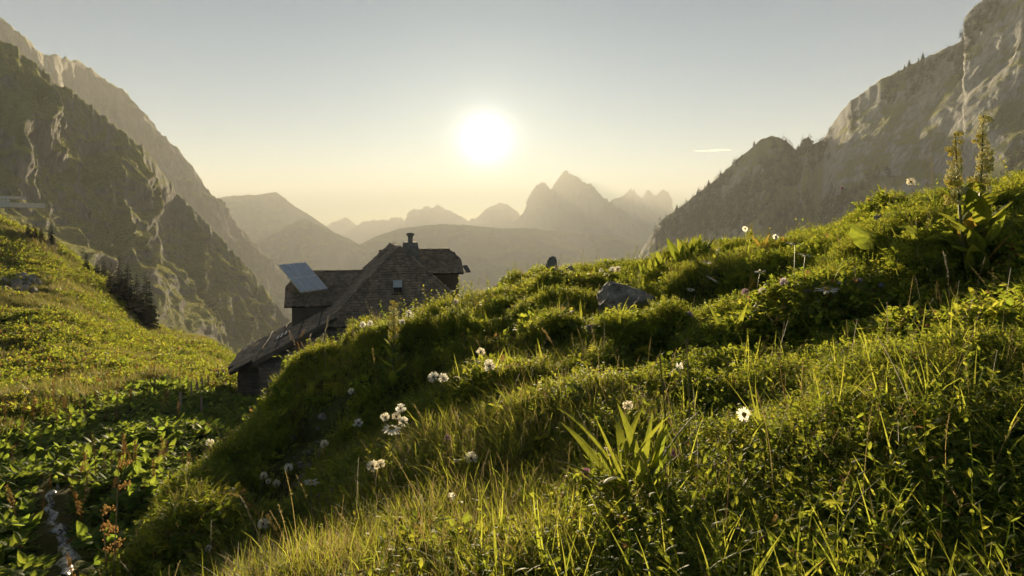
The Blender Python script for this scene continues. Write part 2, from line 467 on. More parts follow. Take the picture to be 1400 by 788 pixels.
# ------------------------------------------------------------------ mountains
def mountain_mat(name, rock, grass, g_lo, g_hi, scale, nw=0.55, ns=2.2):
    """grass where the slope is gentle and the noise allows, bare streaked rock elsewhere"""
    m, n, l, out = new_mat(name)
    p = n.new('ShaderNodeBsdfPrincipled')
    c = coords(n)
    mp = n.new('ShaderNodeMapping'); mp.inputs['Scale'].default_value = (1, 1, 0.35)
    l.new(c, mp.inputs[0])
    geo = n.new('ShaderNodeNewGeometry')
    sx = n.new('ShaderNodeSeparateXYZ'); l.new(geo.outputs['Normal'], sx.inputs[0])
    nz = noise(n, l, scale * ns, 8, c, 0.62)
    a = n.new('ShaderNodeMath'); a.operation = 'MULTIPLY_ADD'
    l.new(nz, a.inputs[0]); a.inputs[1].default_value = nw; l.new(sx.outputs['Z'], a.inputs[2])
    fac = n.new('ShaderNodeMapRange'); fac.inputs['From Min'].default_value = g_lo; fac.inputs['From Max'].default_value = g_hi
    l.new(a.outputs[0], fac.inputs[0])
    rk = ramp(n, l, noise(n, l, scale * 7, 9, mp.outputs[0], 0.68), [(0.28, [x * 0.42 for x in rock]), (0.5, rock), (0.74, [min(1, x * 1.6) for x in rock])])
    gr = ramp(n, l, noise(n, l, scale * 4, 9, c, 0.7), [(0.3, [x * 0.5 for x in grass]), (0.5, grass), (0.72, [x * 1.7 for x in grass])])
    col = mixc(n, l, fac.outputs[0], rk, gr)
    l.new(col, p.inputs['Base Color'])
    p.inputs['Roughness'].default_value = 0.95
    p.inputs['Specular IOR Level'].default_value = 0.1
    rb_ = n.new('ShaderNodeBump'); rb_.inputs['Strength'].default_value = 1.0; rb_.inputs['Distance'].default_value = 0.10 / scale
    l.new(noise(n, l, scale * 14, 10, mp.outputs[0], 0.7), rb_.inputs['Height'])
    gb2 = n.new('ShaderNodeBump'); gb2.inputs['Distance'].default_value = 0.02 / scale
    l.new(fac.outputs[0], gb2.inputs['Strength']); l.new(noise(n, l, scale * 90, 4, c, 0.7), gb2.inputs['Height']); l.new(rb_.outputs[0], gb2.inputs['Normal'])
    l.new(gb2.outputs[0], p.inputs['Normal'])
    l.new(fac.outputs[0], p.inputs['Sheen Weight']); p.inputs['Sheen Roughness'].default_value = 0.4; p.inputs['Sheen Tint'].default_value = (0.75, 0.75, 0.3, 1)
    l.new(p.outputs[0], out.inputs[0])
    return m
def resample(pts, ncol, by=None):
    a = np.array([[(px - 700) / F_PX * d_, d_, -(py - HORIZON) / F_PX * d_] for px, py, d_ in pts], float)
    w_ = by if by is not None and len(by) == len(pts) else pts
    s_ = np.concatenate([[0], np.cumsum(np.array([math.hypot(w_[i+1][0]-w_[i][0], w_[i+1][1]-w_[i][1]) for i in range(len(w_)-1)]))])
    t = np.linspace(0, s_[-1], ncol)
    return np.stack([np.interp(t, s_, a[:, k]) for k in range(3)], 1), t / s_[-1]
def loft(name, label, ridge, foot, mat, ncol=300, nrow=90, amp=10.0, wl=60.0, gully=1.0, jag=0.0, ledge=0.35, fine=0.32, lump=0.6, apron=0.0, conv=1.3, seed=1, back=0.7, shear=0.0, near=1.0):
    """a mountain as a skin from its crest line down to its foot, with ribs and gullies, and a rear side"""
    Rg, s_ = resample(ridge, ncol); Ft, _ = resample(foot, ncol, ridge)
    Rg, Ft, amp, wl, jag = Rg * near, Ft * near, amp * near, wl * near, jag * near
    t = np.linspace(0, 1, nrow)
    T, S_ = np.meshgrid(t, s_, indexing='ij')
    XY = Rg[None, :, :2] * (1 - T[..., None]) + Ft[None, :, :2] * T[..., None]
    g = 1 - (1 - T) ** conv
    Z = Rg[None, :, 2] * (1 - g) + Ft[None, :, 2] * g
    P = np.concatenate([XY, Z[..., None]], -1)
    dx = np.gradient(P, axis=1); dy = np.gradient(P, axis=0)
    N = np.cross(dx, dy); N /= np.linalg.norm(N, axis=-1, keepdims=True) + 1e-9
    N *= np.where((N[..., 2:3]) < 0, -1, 1)
    L = np.linalg.norm(np.diff(Rg, axis=0), axis=1); arc = np.concatenate([[0], np.cumsum(L)])
    arcS = np.broadcast_to(arc[None], T.shape)
    H = np.linalg.norm(Ft - Rg, axis=1)[None] * T
    env = (sstep(0.0, 0.10, T) * 0.9 + 0.1) * (1 - apron * sstep(0.35, 0.7, T))
    A = arcS + shear * H
    rib = ridged(A / (wl * 1.6) + 0.35 * fbm(A / wl, H / wl, oct=2, seed=seed+40), H / (wl * 7), oct=4, seed=seed) - 0.9
    f3 = fbm(P[..., 0] / wl, P[..., 1] / wl, P[..., 2] / wl, oct=6, seed=seed + 11, gain=0.52)
    ter = np.abs(vnoise(A / (wl * 3), P[..., 2] / (wl * 0.45) + 0.6 * fbm(A / wl, H / wl, oct=2, seed=seed + 5), seed=seed + 7))
    f4 = ridged(P[..., 0] / (wl * .4), P[..., 1] / (wl * .4), P[..., 2] / (wl * .4), oct=4, seed=seed + 31) - 0.9
    disp = amp * env * (gully * rib + lump * f3 + ledge * ter + fine * f4)
    P = P + N * disp[..., None]
    if jag:
        j = jag * (ridged(arc / (wl * 0.22), arc * 0, oct=5, seed=seed + 3) - 1.0)
        P[..., 2] += j[None] * (1 - sstep(0, 0.25, T))
    # rear side
    nb = 10
    tb = np.linspace(0, 1, nb + 1)[:0:-1]
    out2 = Rg[:, :2] - Ft[:, :2]
    B = np.empty((nb, ncol, 3))
    for i, q in enumerate(tb):
        B[i, :, :2] = P[0, :, :2] + out2 * q * back
        B[i, :, 2] = P[0, :, 2] + (Ft[:, 2] - Rg[:, 2]) * q ** 1.2
    B[..., :2] += (fbm(B[..., 0] / wl, B[..., 1] / wl, oct=3, seed=seed)[..., None]) * amp * 0.6
    P = np.concatenate([B, P], 0)
    o = bpy.data.objects.new(name, grid_mesh(name, P, mat))
    COL.objects.link(o)
    tag(o, label, kind='structure')
    return o, P[nb:]
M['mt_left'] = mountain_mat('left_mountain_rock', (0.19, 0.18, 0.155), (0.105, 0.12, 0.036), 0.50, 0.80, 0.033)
M['mt_left_back'] = mountain_mat('far_left_mountain_rock', (0.21, 0.19, 0.16), (0.085, 0.085, 0.03), 0.82, 1.0, 0.011)
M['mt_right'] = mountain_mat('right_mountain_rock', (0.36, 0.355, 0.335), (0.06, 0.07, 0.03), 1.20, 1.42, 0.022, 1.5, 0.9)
M['mt_far'] = mountain_mat('distant_mountain_rock', (0.20, 0.185, 0.16), (0.06, 0.065, 0.03), 0.85, 1.05, 0.002)

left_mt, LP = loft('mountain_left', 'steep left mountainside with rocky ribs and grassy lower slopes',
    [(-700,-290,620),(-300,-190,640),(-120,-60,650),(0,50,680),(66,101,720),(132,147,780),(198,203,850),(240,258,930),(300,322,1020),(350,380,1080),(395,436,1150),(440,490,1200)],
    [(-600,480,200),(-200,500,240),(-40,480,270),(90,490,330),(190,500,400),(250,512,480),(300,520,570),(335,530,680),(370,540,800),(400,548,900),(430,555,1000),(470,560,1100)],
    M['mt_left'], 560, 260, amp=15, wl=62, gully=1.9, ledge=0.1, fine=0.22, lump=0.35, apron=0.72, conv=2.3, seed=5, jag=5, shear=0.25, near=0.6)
back_mt, _ = loft('mountain_left_behind', 'hazy mountain shoulder rising behind the left mountainside',
    [(-700,30,1400),(-60,10,1430),(0,25,1480),(30,52,1520),(60,74,1600),(85,77,1680),(110,82,1760),(140,102,1860),(170,127,1950),(200,160,2050),(215,177,2080),(245,207,2150),(270,240,2200),(290,266,2250),(330,312,2350),(360,345,2450),(392,376,2550),(430,420,2700)],
    [(-600,440,900),(-100,440,1000),(0,450,1100),(60,460,1150),(120,470,1250),(180,480,1350),(220,490,1450),(250,495,1500),(280,500,1600),(310,505,1700),(340,510,1800),(360,515,1900),(385,520,2000),(400,525,2050),(420,530,2100),(440,535,2200),(460,540,2300),(500,545,2400)],
    M['mt_left_back'], 420, 140, amp=40, wl=170, gully=1.3, conv=1.4, seed=15, jag=9, shear=-0.3, near=0.75)
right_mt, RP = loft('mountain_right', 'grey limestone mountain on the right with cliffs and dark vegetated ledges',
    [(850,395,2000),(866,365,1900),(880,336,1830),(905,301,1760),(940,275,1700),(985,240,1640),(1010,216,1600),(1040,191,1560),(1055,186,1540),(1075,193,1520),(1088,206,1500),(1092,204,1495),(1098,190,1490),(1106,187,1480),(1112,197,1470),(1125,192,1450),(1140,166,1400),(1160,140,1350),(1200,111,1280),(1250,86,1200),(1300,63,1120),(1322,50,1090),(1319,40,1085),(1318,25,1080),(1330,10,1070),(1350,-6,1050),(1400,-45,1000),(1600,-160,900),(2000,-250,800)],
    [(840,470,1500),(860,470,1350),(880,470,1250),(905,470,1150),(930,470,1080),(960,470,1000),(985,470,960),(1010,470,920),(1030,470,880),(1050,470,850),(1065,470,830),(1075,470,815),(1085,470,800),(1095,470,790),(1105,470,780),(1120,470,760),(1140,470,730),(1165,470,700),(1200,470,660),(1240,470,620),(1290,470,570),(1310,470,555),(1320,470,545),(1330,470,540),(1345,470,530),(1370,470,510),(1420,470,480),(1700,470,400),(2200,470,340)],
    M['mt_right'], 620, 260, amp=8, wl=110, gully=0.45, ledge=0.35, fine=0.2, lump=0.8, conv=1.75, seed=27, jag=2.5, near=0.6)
valley_pts = np.array([[[x, y, -430.0 + 0.0 * x] for x in np.linspace(-12400, 12400, 60)] for y in np.linspace(-300, 10500, 60)])
valley = bpy.data.objects.new('valley_floor', grid_mesh('valley_floor', valley_pts, M['mt_far']))
COL.objects.link(valley)
tag(valley, 'valley floor far below, running out to the horizon', kind='structure')
def far_range(name, label, pts, depth, seed, drop=1.15, jag=0.0, wl=None, amp=None, ncol=240, conv=1.15):
    rd = [(a, b, depth * (1 + 0.03 * math.sin(i * 1.7))) for i, (a, b) in enumerate(pts)]
    zb = -425.0
    ft = []
    for a, b, d_ in rd:
        top = -(b - HORIZON) / F_PX * d_
        run = (top - zb) * drop
        dn = d_ - run
        # straight toward the viewer's side of the range
        x = (a - 700) / F_PX * d_
        ft.append((x / dn * F_PX + 700, HORIZON - zb / dn * F_PX, dn))
    return loft(name, label, rd, ft, M['mt_far'], ncol, 70, amp=amp or depth * 0.012, wl=wl or depth * 0.05, gully=1.0, conv=conv, seed=seed, jag=jag or depth * 0.0012)
far_range('distant_hill', 'pale hazy peaked hill beyond the left mountainside', [(250,300),(300,269),(320,268),(345,267),(362,265),(379,263),(392,272),(405,283),(440,305),(470,330),(520,365),(600,400)], 4200, 51, 1.5)
far_range('distant_hill', 'lower hazy hill in front of the pale peaked hill', [(300,370),(340,340),(366,323),(390,310),(405,302),(418,299),(430,305),(455,317),(480,328),(520,352),(600,390)], 3300, 52, 1.5)
far_range('distant_peak', 'tiny far pyramid peak low on the horizon', [(430,325),(445,310),(455,304),(462,302),(467,299),(473,297),(480,302),(490,309),(505,322),(530,345)], 9600, 53, jag=8)
far_range('distant_peak', 'small hazy jagged range beside the tiny pyramid peak', [(440,335),(470,322),(485,311),(500,303),(515,301),(522,298),(530,302),(538,297),(546,296),(551,302),(553,309),(580,330)], 8900, 54, jag=23)
far_range('distant_peak', 'hazy sawtooth range below the sun', [(535,325),(553,309),(560,297),(565,286),(575,285),(583,281),(590,284),(598,279),(604,282),(618,289),(628,295),(640,301),(650,299),(660,290),(670,282),(678,279),(685,277),(692,279),(701,284),(708,291),(714,297),(760,325)], 8600, 55, jag=22)
far_range('forest_ridge', 'broad flat-topped hazy ridge beyond the hut', [(400,385),(440,362),(470,346),(495,333),(520,321),(548,311),(575,309),(610,306),(640,308),(676,311),(720,312),(770,316),(820,320),(880,330),(960,345),(1040,370)], 3600, 56, 1.8, jag=5, amp=30)
far_range('distant_massif', 'tall hazy twin-topped rock massif right of the sun', [(680,325),(705,302),(713,294),(719,285),(723,271),(730,259),(734,252),(740,248),(746,250),(752,258),(755,257),(760,250),(763,243),(768,238),(775,234),(783,239),(790,241),(798,247),(806,251),(815,259),(824,268),(836,277),(860,292),(890,310),(950,340)], 6200, 57, 0.9, jag=24, amp=60, conv=1.35, ncol=320)
far_range('distant_towers', 'row of hazy rock towers beside the massif', [(800,310),(832,277),(842,270),(851,268),(857,262),(862,257),(867,260),(872,267),(878,270),(882,262),(886,259),(890,262),(894,268),(899,266),(903,261),(908,258),(913,262),(916,268),(918,280),(930,300),(980,330)], 7400, 58, 0.9, jag=20, amp=50, ncol=300)

# the hazy evening air over the valleys
hz = MB()
hz.box((0, 5100, 15), (12500, 0, 0), (0, 5500, 0), (0, 0, 450))
m, n, l, out = new_mat('evening_haze')
pv = n.new('ShaderNodeVolumePrincipled')
pv.inputs['Color'].default_value = (0.92, 0.935, 0.90, 1)
pv.inputs['Density'].default_value = 2.3e-4
pv.inputs['Anisotropy'].default_value = 0.03
l.new(pv.outputs[0], out.inputs['Volume'])
haze = hz.build('haze', m)
tag(haze, 'warm evening haze filling the valleys', kind='stuff')
# ------------------------------------------------------------------ the hut
HR = Vector((-0.242, 0.970, 0)).normalized()        # along the ridge, away
HH = Vector((-0.970, -0.242, 0)).normalized()       # down the long roof side
HF = Vector((-4.666, 29.83, 0))                     # ridge line crosses the front wall here
UP = Vector((0, 0, 1))
def hp(a, b, z):
    return HF + HH * a + HR * b + UP * z
ZR, TP, TL = -1.34, 0.93, 0.53                      # ridge height, main pitch, lean-to pitch
HIPB, HIPT = 3.27, 0.997
AK = 3.2
def zl(a):                                          # long (left) roof side
    return ZR - TP * a if a < AK else ZR - TP * AK - TL * (a - AK)
def shingle_mat(name, dark, light):
    m, n, l, out = new_mat(name)
    p = n.new('ShaderNodeBsdfPrincipled')
    c = coords(n)
    geo = n.new('ShaderNodeNewGeometry')
    f = noise(n, l, 1.3, 5, c)
    base = ramp(n, l, f, [(0.3, dark), (0.7, light)])
    isl = ramp(n, l, geo.outputs['Random Per Island'], [(0.0, (0.7, 0.7, 0.7)), (1.0, (1.3, 1.27, 1.23))])
    base = mixc(n, l, 1.0, base, isl, 'MULTIPLY')
    l.new(base, p.inputs['Base Color'])
    p.inputs['Roughness'].default_value = 0.8
    p.inputs['Specular IOR Level'].default_value = 0.3
    l.new(bump(n, l, noise(n, l, 45, 4, c), 0.5, 0.01), p.inputs['Normal'])
    l.new(p.outputs[0], out.inputs[0])
    return m
M['shingle'] = shingle_mat('weathered_shingle', (0.15, 0.12, 0.088), (0.30, 0.245, 0.185))
M['board'] = shingle_mat('dark_timber_board', (0.10, 0.078, 0.058), (0.17, 0.135, 0.10))
M['stone'] = shingle_mat('wall_stone', (0.17, 0.135, 0.105), (0.30, 0.24, 0.19))
M['mortar'] = solid('wall_mortar', (0.12, 0.10, 0.08), 0.95, 0.4, 5)
M['roofbase'] = solid('roof_boarding', (0.05, 0.042, 0.034), 0.9, 0.3, 3)
M['concrete'] = solid('chimney_concrete', (0.20, 0.18, 0.155), 0.9, 0.35, 4)
M['metal'] = solid('grey_metal', (0.28, 0.27, 0.26), 0.4, 0.2, 5, metal=0.8, bump_s=0)
M['frame'] = solid('panel_frame', (0.78, 0.78, 0.78), 0.35, 0.1, 5, metal=0.7, bump_s=0)
M['cell'] = solid('solar_cell', (0.40, 0.45, 0.52), 0.2, 0.15, 3, spec=0.8, bump_s=0)  # pale base colour stands in for the sky reflected in the cells
M['black'] = solid('black_plastic', (0.02, 0.02, 0.022), 0.4, 0.2, 5, bump_s=0)
M['glass'] = solid('window_glass', (0.45, 0.47, 0.48), 0.08, 0.1, 2, spec=1.0, bump_s=0)
M['white'] = solid('white_board', (0.78, 0.77, 0.74), 0.6, 0.1, 8, bump_s=0.1)
M['shade_dark'] = solid('hatch_shade', (0.02, 0.018, 0.015), 0.9, 0.2, 4, bump_s=0)

rs = random.Random(11)
def shingles(mb, org, ux, vy, xl, xr, height, exposure=0.13, wmin=0.09, wmax=0.2, thick=0.022, lift=0.03):
    """courses of wedge-shaped shingles on a slope: org at the eave, ux along it, vy up the slope"""
    org, ux, vy = Vector(org), Vector(ux).normalized(), Vector(vy).normalized()
    nn = ux.cross(vy).normalized()
    if nn.z < 0: nn = -nn
    v = 0.0
    row = 0
    while v < height - 0.02:
        a0, a1 = xl(v), xr(v)
        x = a0 - rs.random() * wmin
        while x < a1:
            w = rs.uniform(wmin, wmax)
            x0, x1 = max(x, a0), min(x + w - 0.006, a1)
            if x1 - x0 > 0.02:
                jv = rs.gauss(0, 0.018)
                jl = lift + rs.uniform(-0.014, 0.02)
                top = min(v + exposure * 1.7, height)
                p0 = org + ux * x0 + vy * (v + jv); p1 = org + ux * x1 + vy * (v + jv + rs.uniform(-.006, .006))
                q0 = org + ux * x0 + vy * top; q1 = org + ux * x1 + vy * top
                mb.add([p0 + nn * (jl - thick), p1 + nn * (jl - thick), p1 + nn * jl, p0 + nn * jl, q0 + nn * 0.004, q1 + nn * 0.004],
                       [(0, 1, 2, 3), (3, 2, 5, 4), (0, 3, 4), (1, 5, 2)])
            x += w
        v += exposure
        row += 1
hut = empty('mountain_hut', hp(2, 4, -7.6))
tag(hut, 'old stone mountain hut with steep shingled roof below the grassy mound', 'hut')
HUT_PARTS = []
def hb(mb, name, mats, parent=None, smooth=False, kind=None, label=None):
    o = mb.build(name, mats, None, smooth)
    o.parent = parent or hut
    if (parent or hut) is hut: o.matrix_parent_inverse = Matrix.Translation(-hut.location)
    tag(o, label, kind=kind)
    return o

# masonry body
AW = 3.05
wall = MB()
def prism(mb, pts, b0, b1):
    k = len(pts)
    vs_ = [hp(a, b0, z) for a, z in pts] + [hp(a, b1, z) for a, z in pts]
    fs_ = [tuple(range(k))[::-1], tuple(range(k, 2 * k))] + [(i, (i+1) % k, k + (i+1) % k, k + i) for i in range(k)]
    mb.add(vs_, fs_)
prism(wall, [(-3.1, -8.2), (3.3, -8.2), (3.3, -4.75), (-3.1, -4.75)], 0.25, 8.8)
wobj = hb(wall, 'wall', M['mortar'])
wall2 = MB()
prism(wall2, [(3.2, -8.6), (6.02, -8.6), (6.02, zl(6.02) - 0.16), (3.2, zl(3.2) - 0.16)], 0.22, 1.25)
prism(wall2, [(3.2, -8.6), (7.05, -8.6), (7.05, zl(7.05) - 0.16), (3.2, zl(3.2) - 0.16)], 1.55, 7.4)
w2obj = hb(wall2, 'lean_to_wall', M['mortar'])
def stone_courses(mb, org, ux, nrm, x0, x1, ztop, z0, z1, gap=0.02):
    z = z0
    while z < z1:
        h = rs.uniform(0.10, 0.2)
        x = x0
        while x < x1:
            w = rs.uniform(0.18, 0.6)
            xe = min(x + w, x1)
            lim = min(ztop(x), ztop(xe))
            hh = min(h, lim - z)
            if xe - x > 0.06 and hh > 0.05:
                pr = rs.uniform(0.015, 0.055)
                c_ = org + ux * (x + xe) / 2 + UP * (z + hh / 2)
                mb.box(c_, ux * ((xe - x) / 2 - gap / 2), nrm * pr, UP * (hh / 2 - gap / 2))
            x = xe
        z += h
st = MB()
stone_courses(st, hp(0, 0.22, 0), HH, -HR, 3.25, 6.02, lambda a: zl(a) - 0.2, -8.4, -4)
stone_courses(st, hp(6.02, 0.22, 0), HR, HH, 0.0, 1.02, lambda b: zl(6.02) - 0.2, -8.4, -4)
stone_courses(st, hp(0, 1.55, 0), HH, -HR, 5.9, 7.05, lambda a: zl(a) - 0.2, -8.4, -4)
stone_courses(st, hp(7.05, 1.55, 0), HR, HH, 0.0, 5.8, lambda b: zl(7.05) - 0.2, -8.4, -4)
hb(st, 'stones', M['stone'], w2obj, kind='stuff')
st = MB()
stone_courses(st, hp(0, 0.25, 0), HH, -HR, -3.1, 3.2, lambda a: -4.8, -8.0, -4.8)
hb(st, 'stones', M['stone'], wobj, kind='stuff')

# main roof: solid boarding, then shingle courses
def slab(mb, quad, th):
    q = [Vector(p) for p in quad]
    nn = (q[1] - q[0]).cross(q[-1] - q[0]).normalized()
    if nn.z < 0: nn = -nn
    k = len(q)
    vs_ = [p for p in q] + [p - nn * th for p in q]
    mb.add(vs_, [tuple(range(k)), tuple(range(k, 2 * k))[::-1]] + [(i, k + i, k + (i+1) % k, (i+1) % k) for i in range(k)])
EA = 3.5
ZE = ZR - TP * EA
rb = MB()
slab(rb, [hp(0, HIPB, ZR), hp(0, 9.0, ZR), hp(EA, 9.0, zl(AK) - TP * (EA - AK)), hp(EA, 0, ZE)], 0.10)
slab(rb, [hp(0, 9.0, ZR - .001), hp(0, HIPB, ZR - .001), hp(-EA, 0, ZE), hp(-EA, 9.0, ZE)], 0.10)
slab(rb, [hp(0, HIPB, ZR - .002), hp(EA, 0, ZE - .002), hp(-EA, 0, ZE - .002)], 0.10)
roof = hb(rb, 'roof', M['roofbase'])
sh = MB()
LH = math.hypot(EA, TP * EA)
vdir = (-HH + UP * TP).normalized()
shingles(sh, hp(EA, 0, ZE), HR, vdir, lambda v: max(0, v / LH * HIPB - 0.02), lambda v: 9.02, LH, 0.16, 0.12, 0.26, 0.04, 0.052)
hb(sh, 'shingles', M['shingle'], roof, kind='stuff')
sh = MB()
LH2 = math.hypot(HIPB, HIPB * HIPT)
vdir2 = (HR + UP * HIPT).normalized()
shingles(sh, hp(0, 0, ZE), -HH, vdir2, lambda v: -EA * (1 - v / LH2), lambda v: EA * (1 - v / LH2), LH2, 0.15, 0.08, 0.17, 0.045, 0.062)
hb(sh, 'hip_shingles', M['shingle'], roof, kind='stuff')
sh = MB()
vdir3 = (HH + UP * TP).normalized()
shingles(sh, hp(-EA, 0, ZE), HR, vdir3, lambda v: max(0, v / LH * HIPB), lambda v: 9.02, LH, 0.2, 0.14, 0.26)
hb(sh, 'rear_shingles', M['shingle'], roof, kind='stuff')
cp = MB()
for k in range(14):
    b0 = HIPB + 0.05 + k * 0.41
    cp.box(hp(0, b0 + .2, ZR + 0.03 + rs.uniform(-.012, .012)), HR * 0.198, (HH * 0.10 - UP * 0.03), UP * 0.025)
for sgn in (-1, 1):
    for k in range(26):
        t = (k + 0.5) / 26
        d_ = (hp(sgn * EA, 0, ZE) - hp(0, HIPB, ZR)).normalized()
        c_ = hp(0, HIPB, ZR).lerp(hp(sgn * EA, 0, ZE), t) + UP * (0.045 + rs.uniform(-.01, .012))
        sd = d_.cross(UP).normalized()
        cp.box(c_, d_ * 0.088, sd * 0.075, d_.cross(sd) * 0.014)
hb(cp, 'ridge_cap', M['shingle'], roof)

# lean-to roof in three stepped bays
lt = MB()
BAYS = [(-0.08, 0.85, 6.28), (0.85, 2.5, 7.33), (2.5, 7.5, 7.63)]
for b0, b1, ae in BAYS:
    slab(lt, [hp(AK - .25, b0, zl(AK) + 0.25 * TL), hp(AK - .25, b1, zl(AK) + 0.25 * TL), hp(ae, b1, zl(ae)), hp(ae, b0, zl(ae))], 0.13)
lroof = hb(lt, 'lean_to_roof', M['roofbase'])
sh = MB()
vl = (-HH + UP * TL).normalized()
for b0, b1, ae in BAYS:
    Lb = math.hypot(ae - AK + .25, TL * (ae - AK + .25))
    shingles(sh, hp(ae, b0 - .02, zl(ae)), HR, vl, lambda v: 0.0, lambda v, w=b1 - b0: w + .02, Lb, 0.24, 0.16, 0.36, 0.03, 0.045)
hb(sh, 'shingles', M['shingle'], lroof, kind='stuff')
for a_ in (3.62, 4.5, 5.4, 6.15):
    bt = MB()
    b1 = 7.45
    k = 16
    pts = [hp(a_ + rs.uniform(-.02, .02), -0.05 + (b1 + .05) * i / k, zl(a_) + 0.075 + rs.uniform(-.01, .01)) for i in range(k + 1)]
    bt.tube(pts, 0.02, 6)
    hb(bt, 'batten', M['roofbase'], lroof)
bg = MB()
bg.box(hp((AK + 6.28) / 2, -0.10, zl((AK + 6.28) / 2) - 0.09), (HH - UP * TL).normalized() * ((6.28 - AK) / 2 * math.hypot(1, TL)), HR * 0.02, UP * 0.09)
hb(bg, 'barge_board', M['board'], lroof)
# roof light in the lean-to: white glazing strips in a frame
def on_plane(px, py, p0, nrm):
    d_ = Vector(((px - 700) / F_PX, 1, -(py - HORIZON) / F_PX))
    return d_ * (Vector(p0).dot(nrm) / d_.dot(nrm))
ln = HR.cross(vl).normalized(); ln = ln if ln.z > 0 else -ln
skl = MB(); pc = on_plane(387, 461, hp(5, 0, zl(5)), ln) + ln * 0.06
skl.box(pc, vl * 0.34, HR * 0.55, ln * 0.035)
skf = hb(skl, 'roof_light', M['board'], lroof)
for k in (-1, 0, 1):
    g_ = MB(); g_.box(pc + vl * 0.2 * k + ln * 0.05, vl * 0.035, HR * (0.46 if k else 0.5), ln * 0.012)
    hb(g_, 'glazing_strip', M['white'], skf)
# hatch in the hip
hn = (-HH).cross(vdir2).normalized(); hn = hn if hn.z > 0 else -hn
hc = on_plane(543.5, 396, hp(0, 0, ZE), hn)
hat = MB()
hat.box(hc + hn * 0.10, HH * 0.27, vdir2 * 0.36, hn * 0.06)
hatch = hb(hat, 'roof_hatch', M['board'], roof)
g_ = MB(); g_.box(hc + hn * 0.165 - vdir2 * 0.17, HH * 0.19, vdir2 * 0.15, hn * 0.008); hb(g_, 'shade_slab', M['shade_dark'], hatch)  # flat dark slab painted as the shade within the open hatch
tilt = (vdir2 * 0.75 + hn * 0.35).normalized()
g_ = MB(); g_.box(hc + hn * 0.21 + vdir2 * 0.13, HH * 0.2, tilt * 0.19, tilt.cross(HH).normalized() * 0.012); hb(g_, 'pane', M['glass'], hatch)

# dormers
def dormer(sgn, b0, hw, zr, ze, aw, over, zbase, hipa, rin):
    """a gabled dormer whose ridge runs out of the main roof, with a half-hipped end"""
    def q(a, b, z): return hp(sgn * a, b, z)
    wl_ = MB()
    vs_ = [q(rin, b0 - hw, zbase), q(aw, b0 - hw, zbase), q(aw, b0 + hw, zbase), q(rin, b0 + hw, zbase),
           q(rin, b0 - hw, ze + .12), q(aw, b0 - hw, ze + .12), q(aw, b0 + hw, ze + .12), q(rin, b0 + hw, ze + .12), q(rin, b0, zr - .12), q(aw, b0, zr - .15)]
    wl_.add(vs_, [(0,1,5,4),(1,2,6,9,5),(2,3,7,6),(4,5,9,8),(7,8,9,6)])
    dw = hb(wl_, 'dormer_wall', M['board'])
    k = 0
    a_ = rin
    while a_ < aw - 0.02:
        w = rs.uniform(0.16, 0.24); e = min(a_ + w - 0.012, aw)
        bd = MB(); bd.box(q((a_ + e) / 2, b0 - hw - 0.012, (zbase + ze) / 2 + 0.05), HH * ((e - a_) / 2), HR * 0.012, UP * ((ze - zbase) / 2 + 0.05))
        hb(bd, 'board', M['board'], dw)
        a_ += w
    ov = 0.32
    dr = MB()
    sl = (zr - ze) / hw
    ao = aw + over
    zo = ze - sl * ov * 0.55
    am = ao - hipa
    zmid = zr - (zr - zo) * 0.5
    bm = (hw + ov) * 0.5
    for sb in (-1, 1):
        eb = b0 + sb * (hw + ov)
        slab(dr, [q(rin - 1.6, b0, zr), q(am, b0, zr), q(ao, b0 + sb * bm, zmid), q(ao, eb, zo), q(rin - 1.6, eb, zo)][::1 if sb > 0 else -1], 0.09)
    slab(dr, [q(am, b0, zr - .002), q(ao, b0 - bm, zmid - .002), q(ao, b0 + bm, zmid - .002)], 0.09)
    d_o = hb(dr, 'dormer_roof', M['roofbase'])
    s_ = MB()
    for sb in (-1, 1):
        ud = HH * sgn
        org = q(rin - 1.6, b0 + sb * (hw + ov), zo)
        vd = (-HR * sb * (hw + ov) + UP * (zr - zo))
        Lv = vd.length
        ln_ = ao - rin + 1.6
        shingles(s_, org, ud, vd, lambda v: 0.0, lambda v: ln_ - (0 if v < Lv * .5 else hipa * (v / Lv - .5) * 2), Lv, 0.14, 0.1, 0.2, 0.025, 0.034)
    hd = (q(am, b0, zr) - q(ao, b0, zmid))
    shingles(s_, q(ao, b0, zmid), HR, hd, lambda v: -bm * (1 - v / hd.length), lambda v: bm * (1 - v / hd.length), hd.length, 0.14, 0.1, 0.2, 0.025, 0.034)
    hb(s_, 'shingles', M['shingle'], d_o, kind='stuff')
    c_ = MB()
    a_ = max(rin - 1.3, 0.2)
    while a_ < am:
        c_.box(q(a_ + .15, b0, zr + 0.03 + rs.uniform(-.012, .012)), HH * 0.145, HR * 0.09, UP * 0.022); a_ += 0.3
    hb(c_, 'ridge_cap', M['shingle'], d_o)
    return d_o
dormer(1, 6.2, 1.2, -2.66, -4.05, 5.06, 0.34, -5.6, 0.75, 1.9)
dormer(-1, 6.2, 1.2, -1.60, -2.62, 3.20, 0.22, -4.5, 0.65, 0.8)

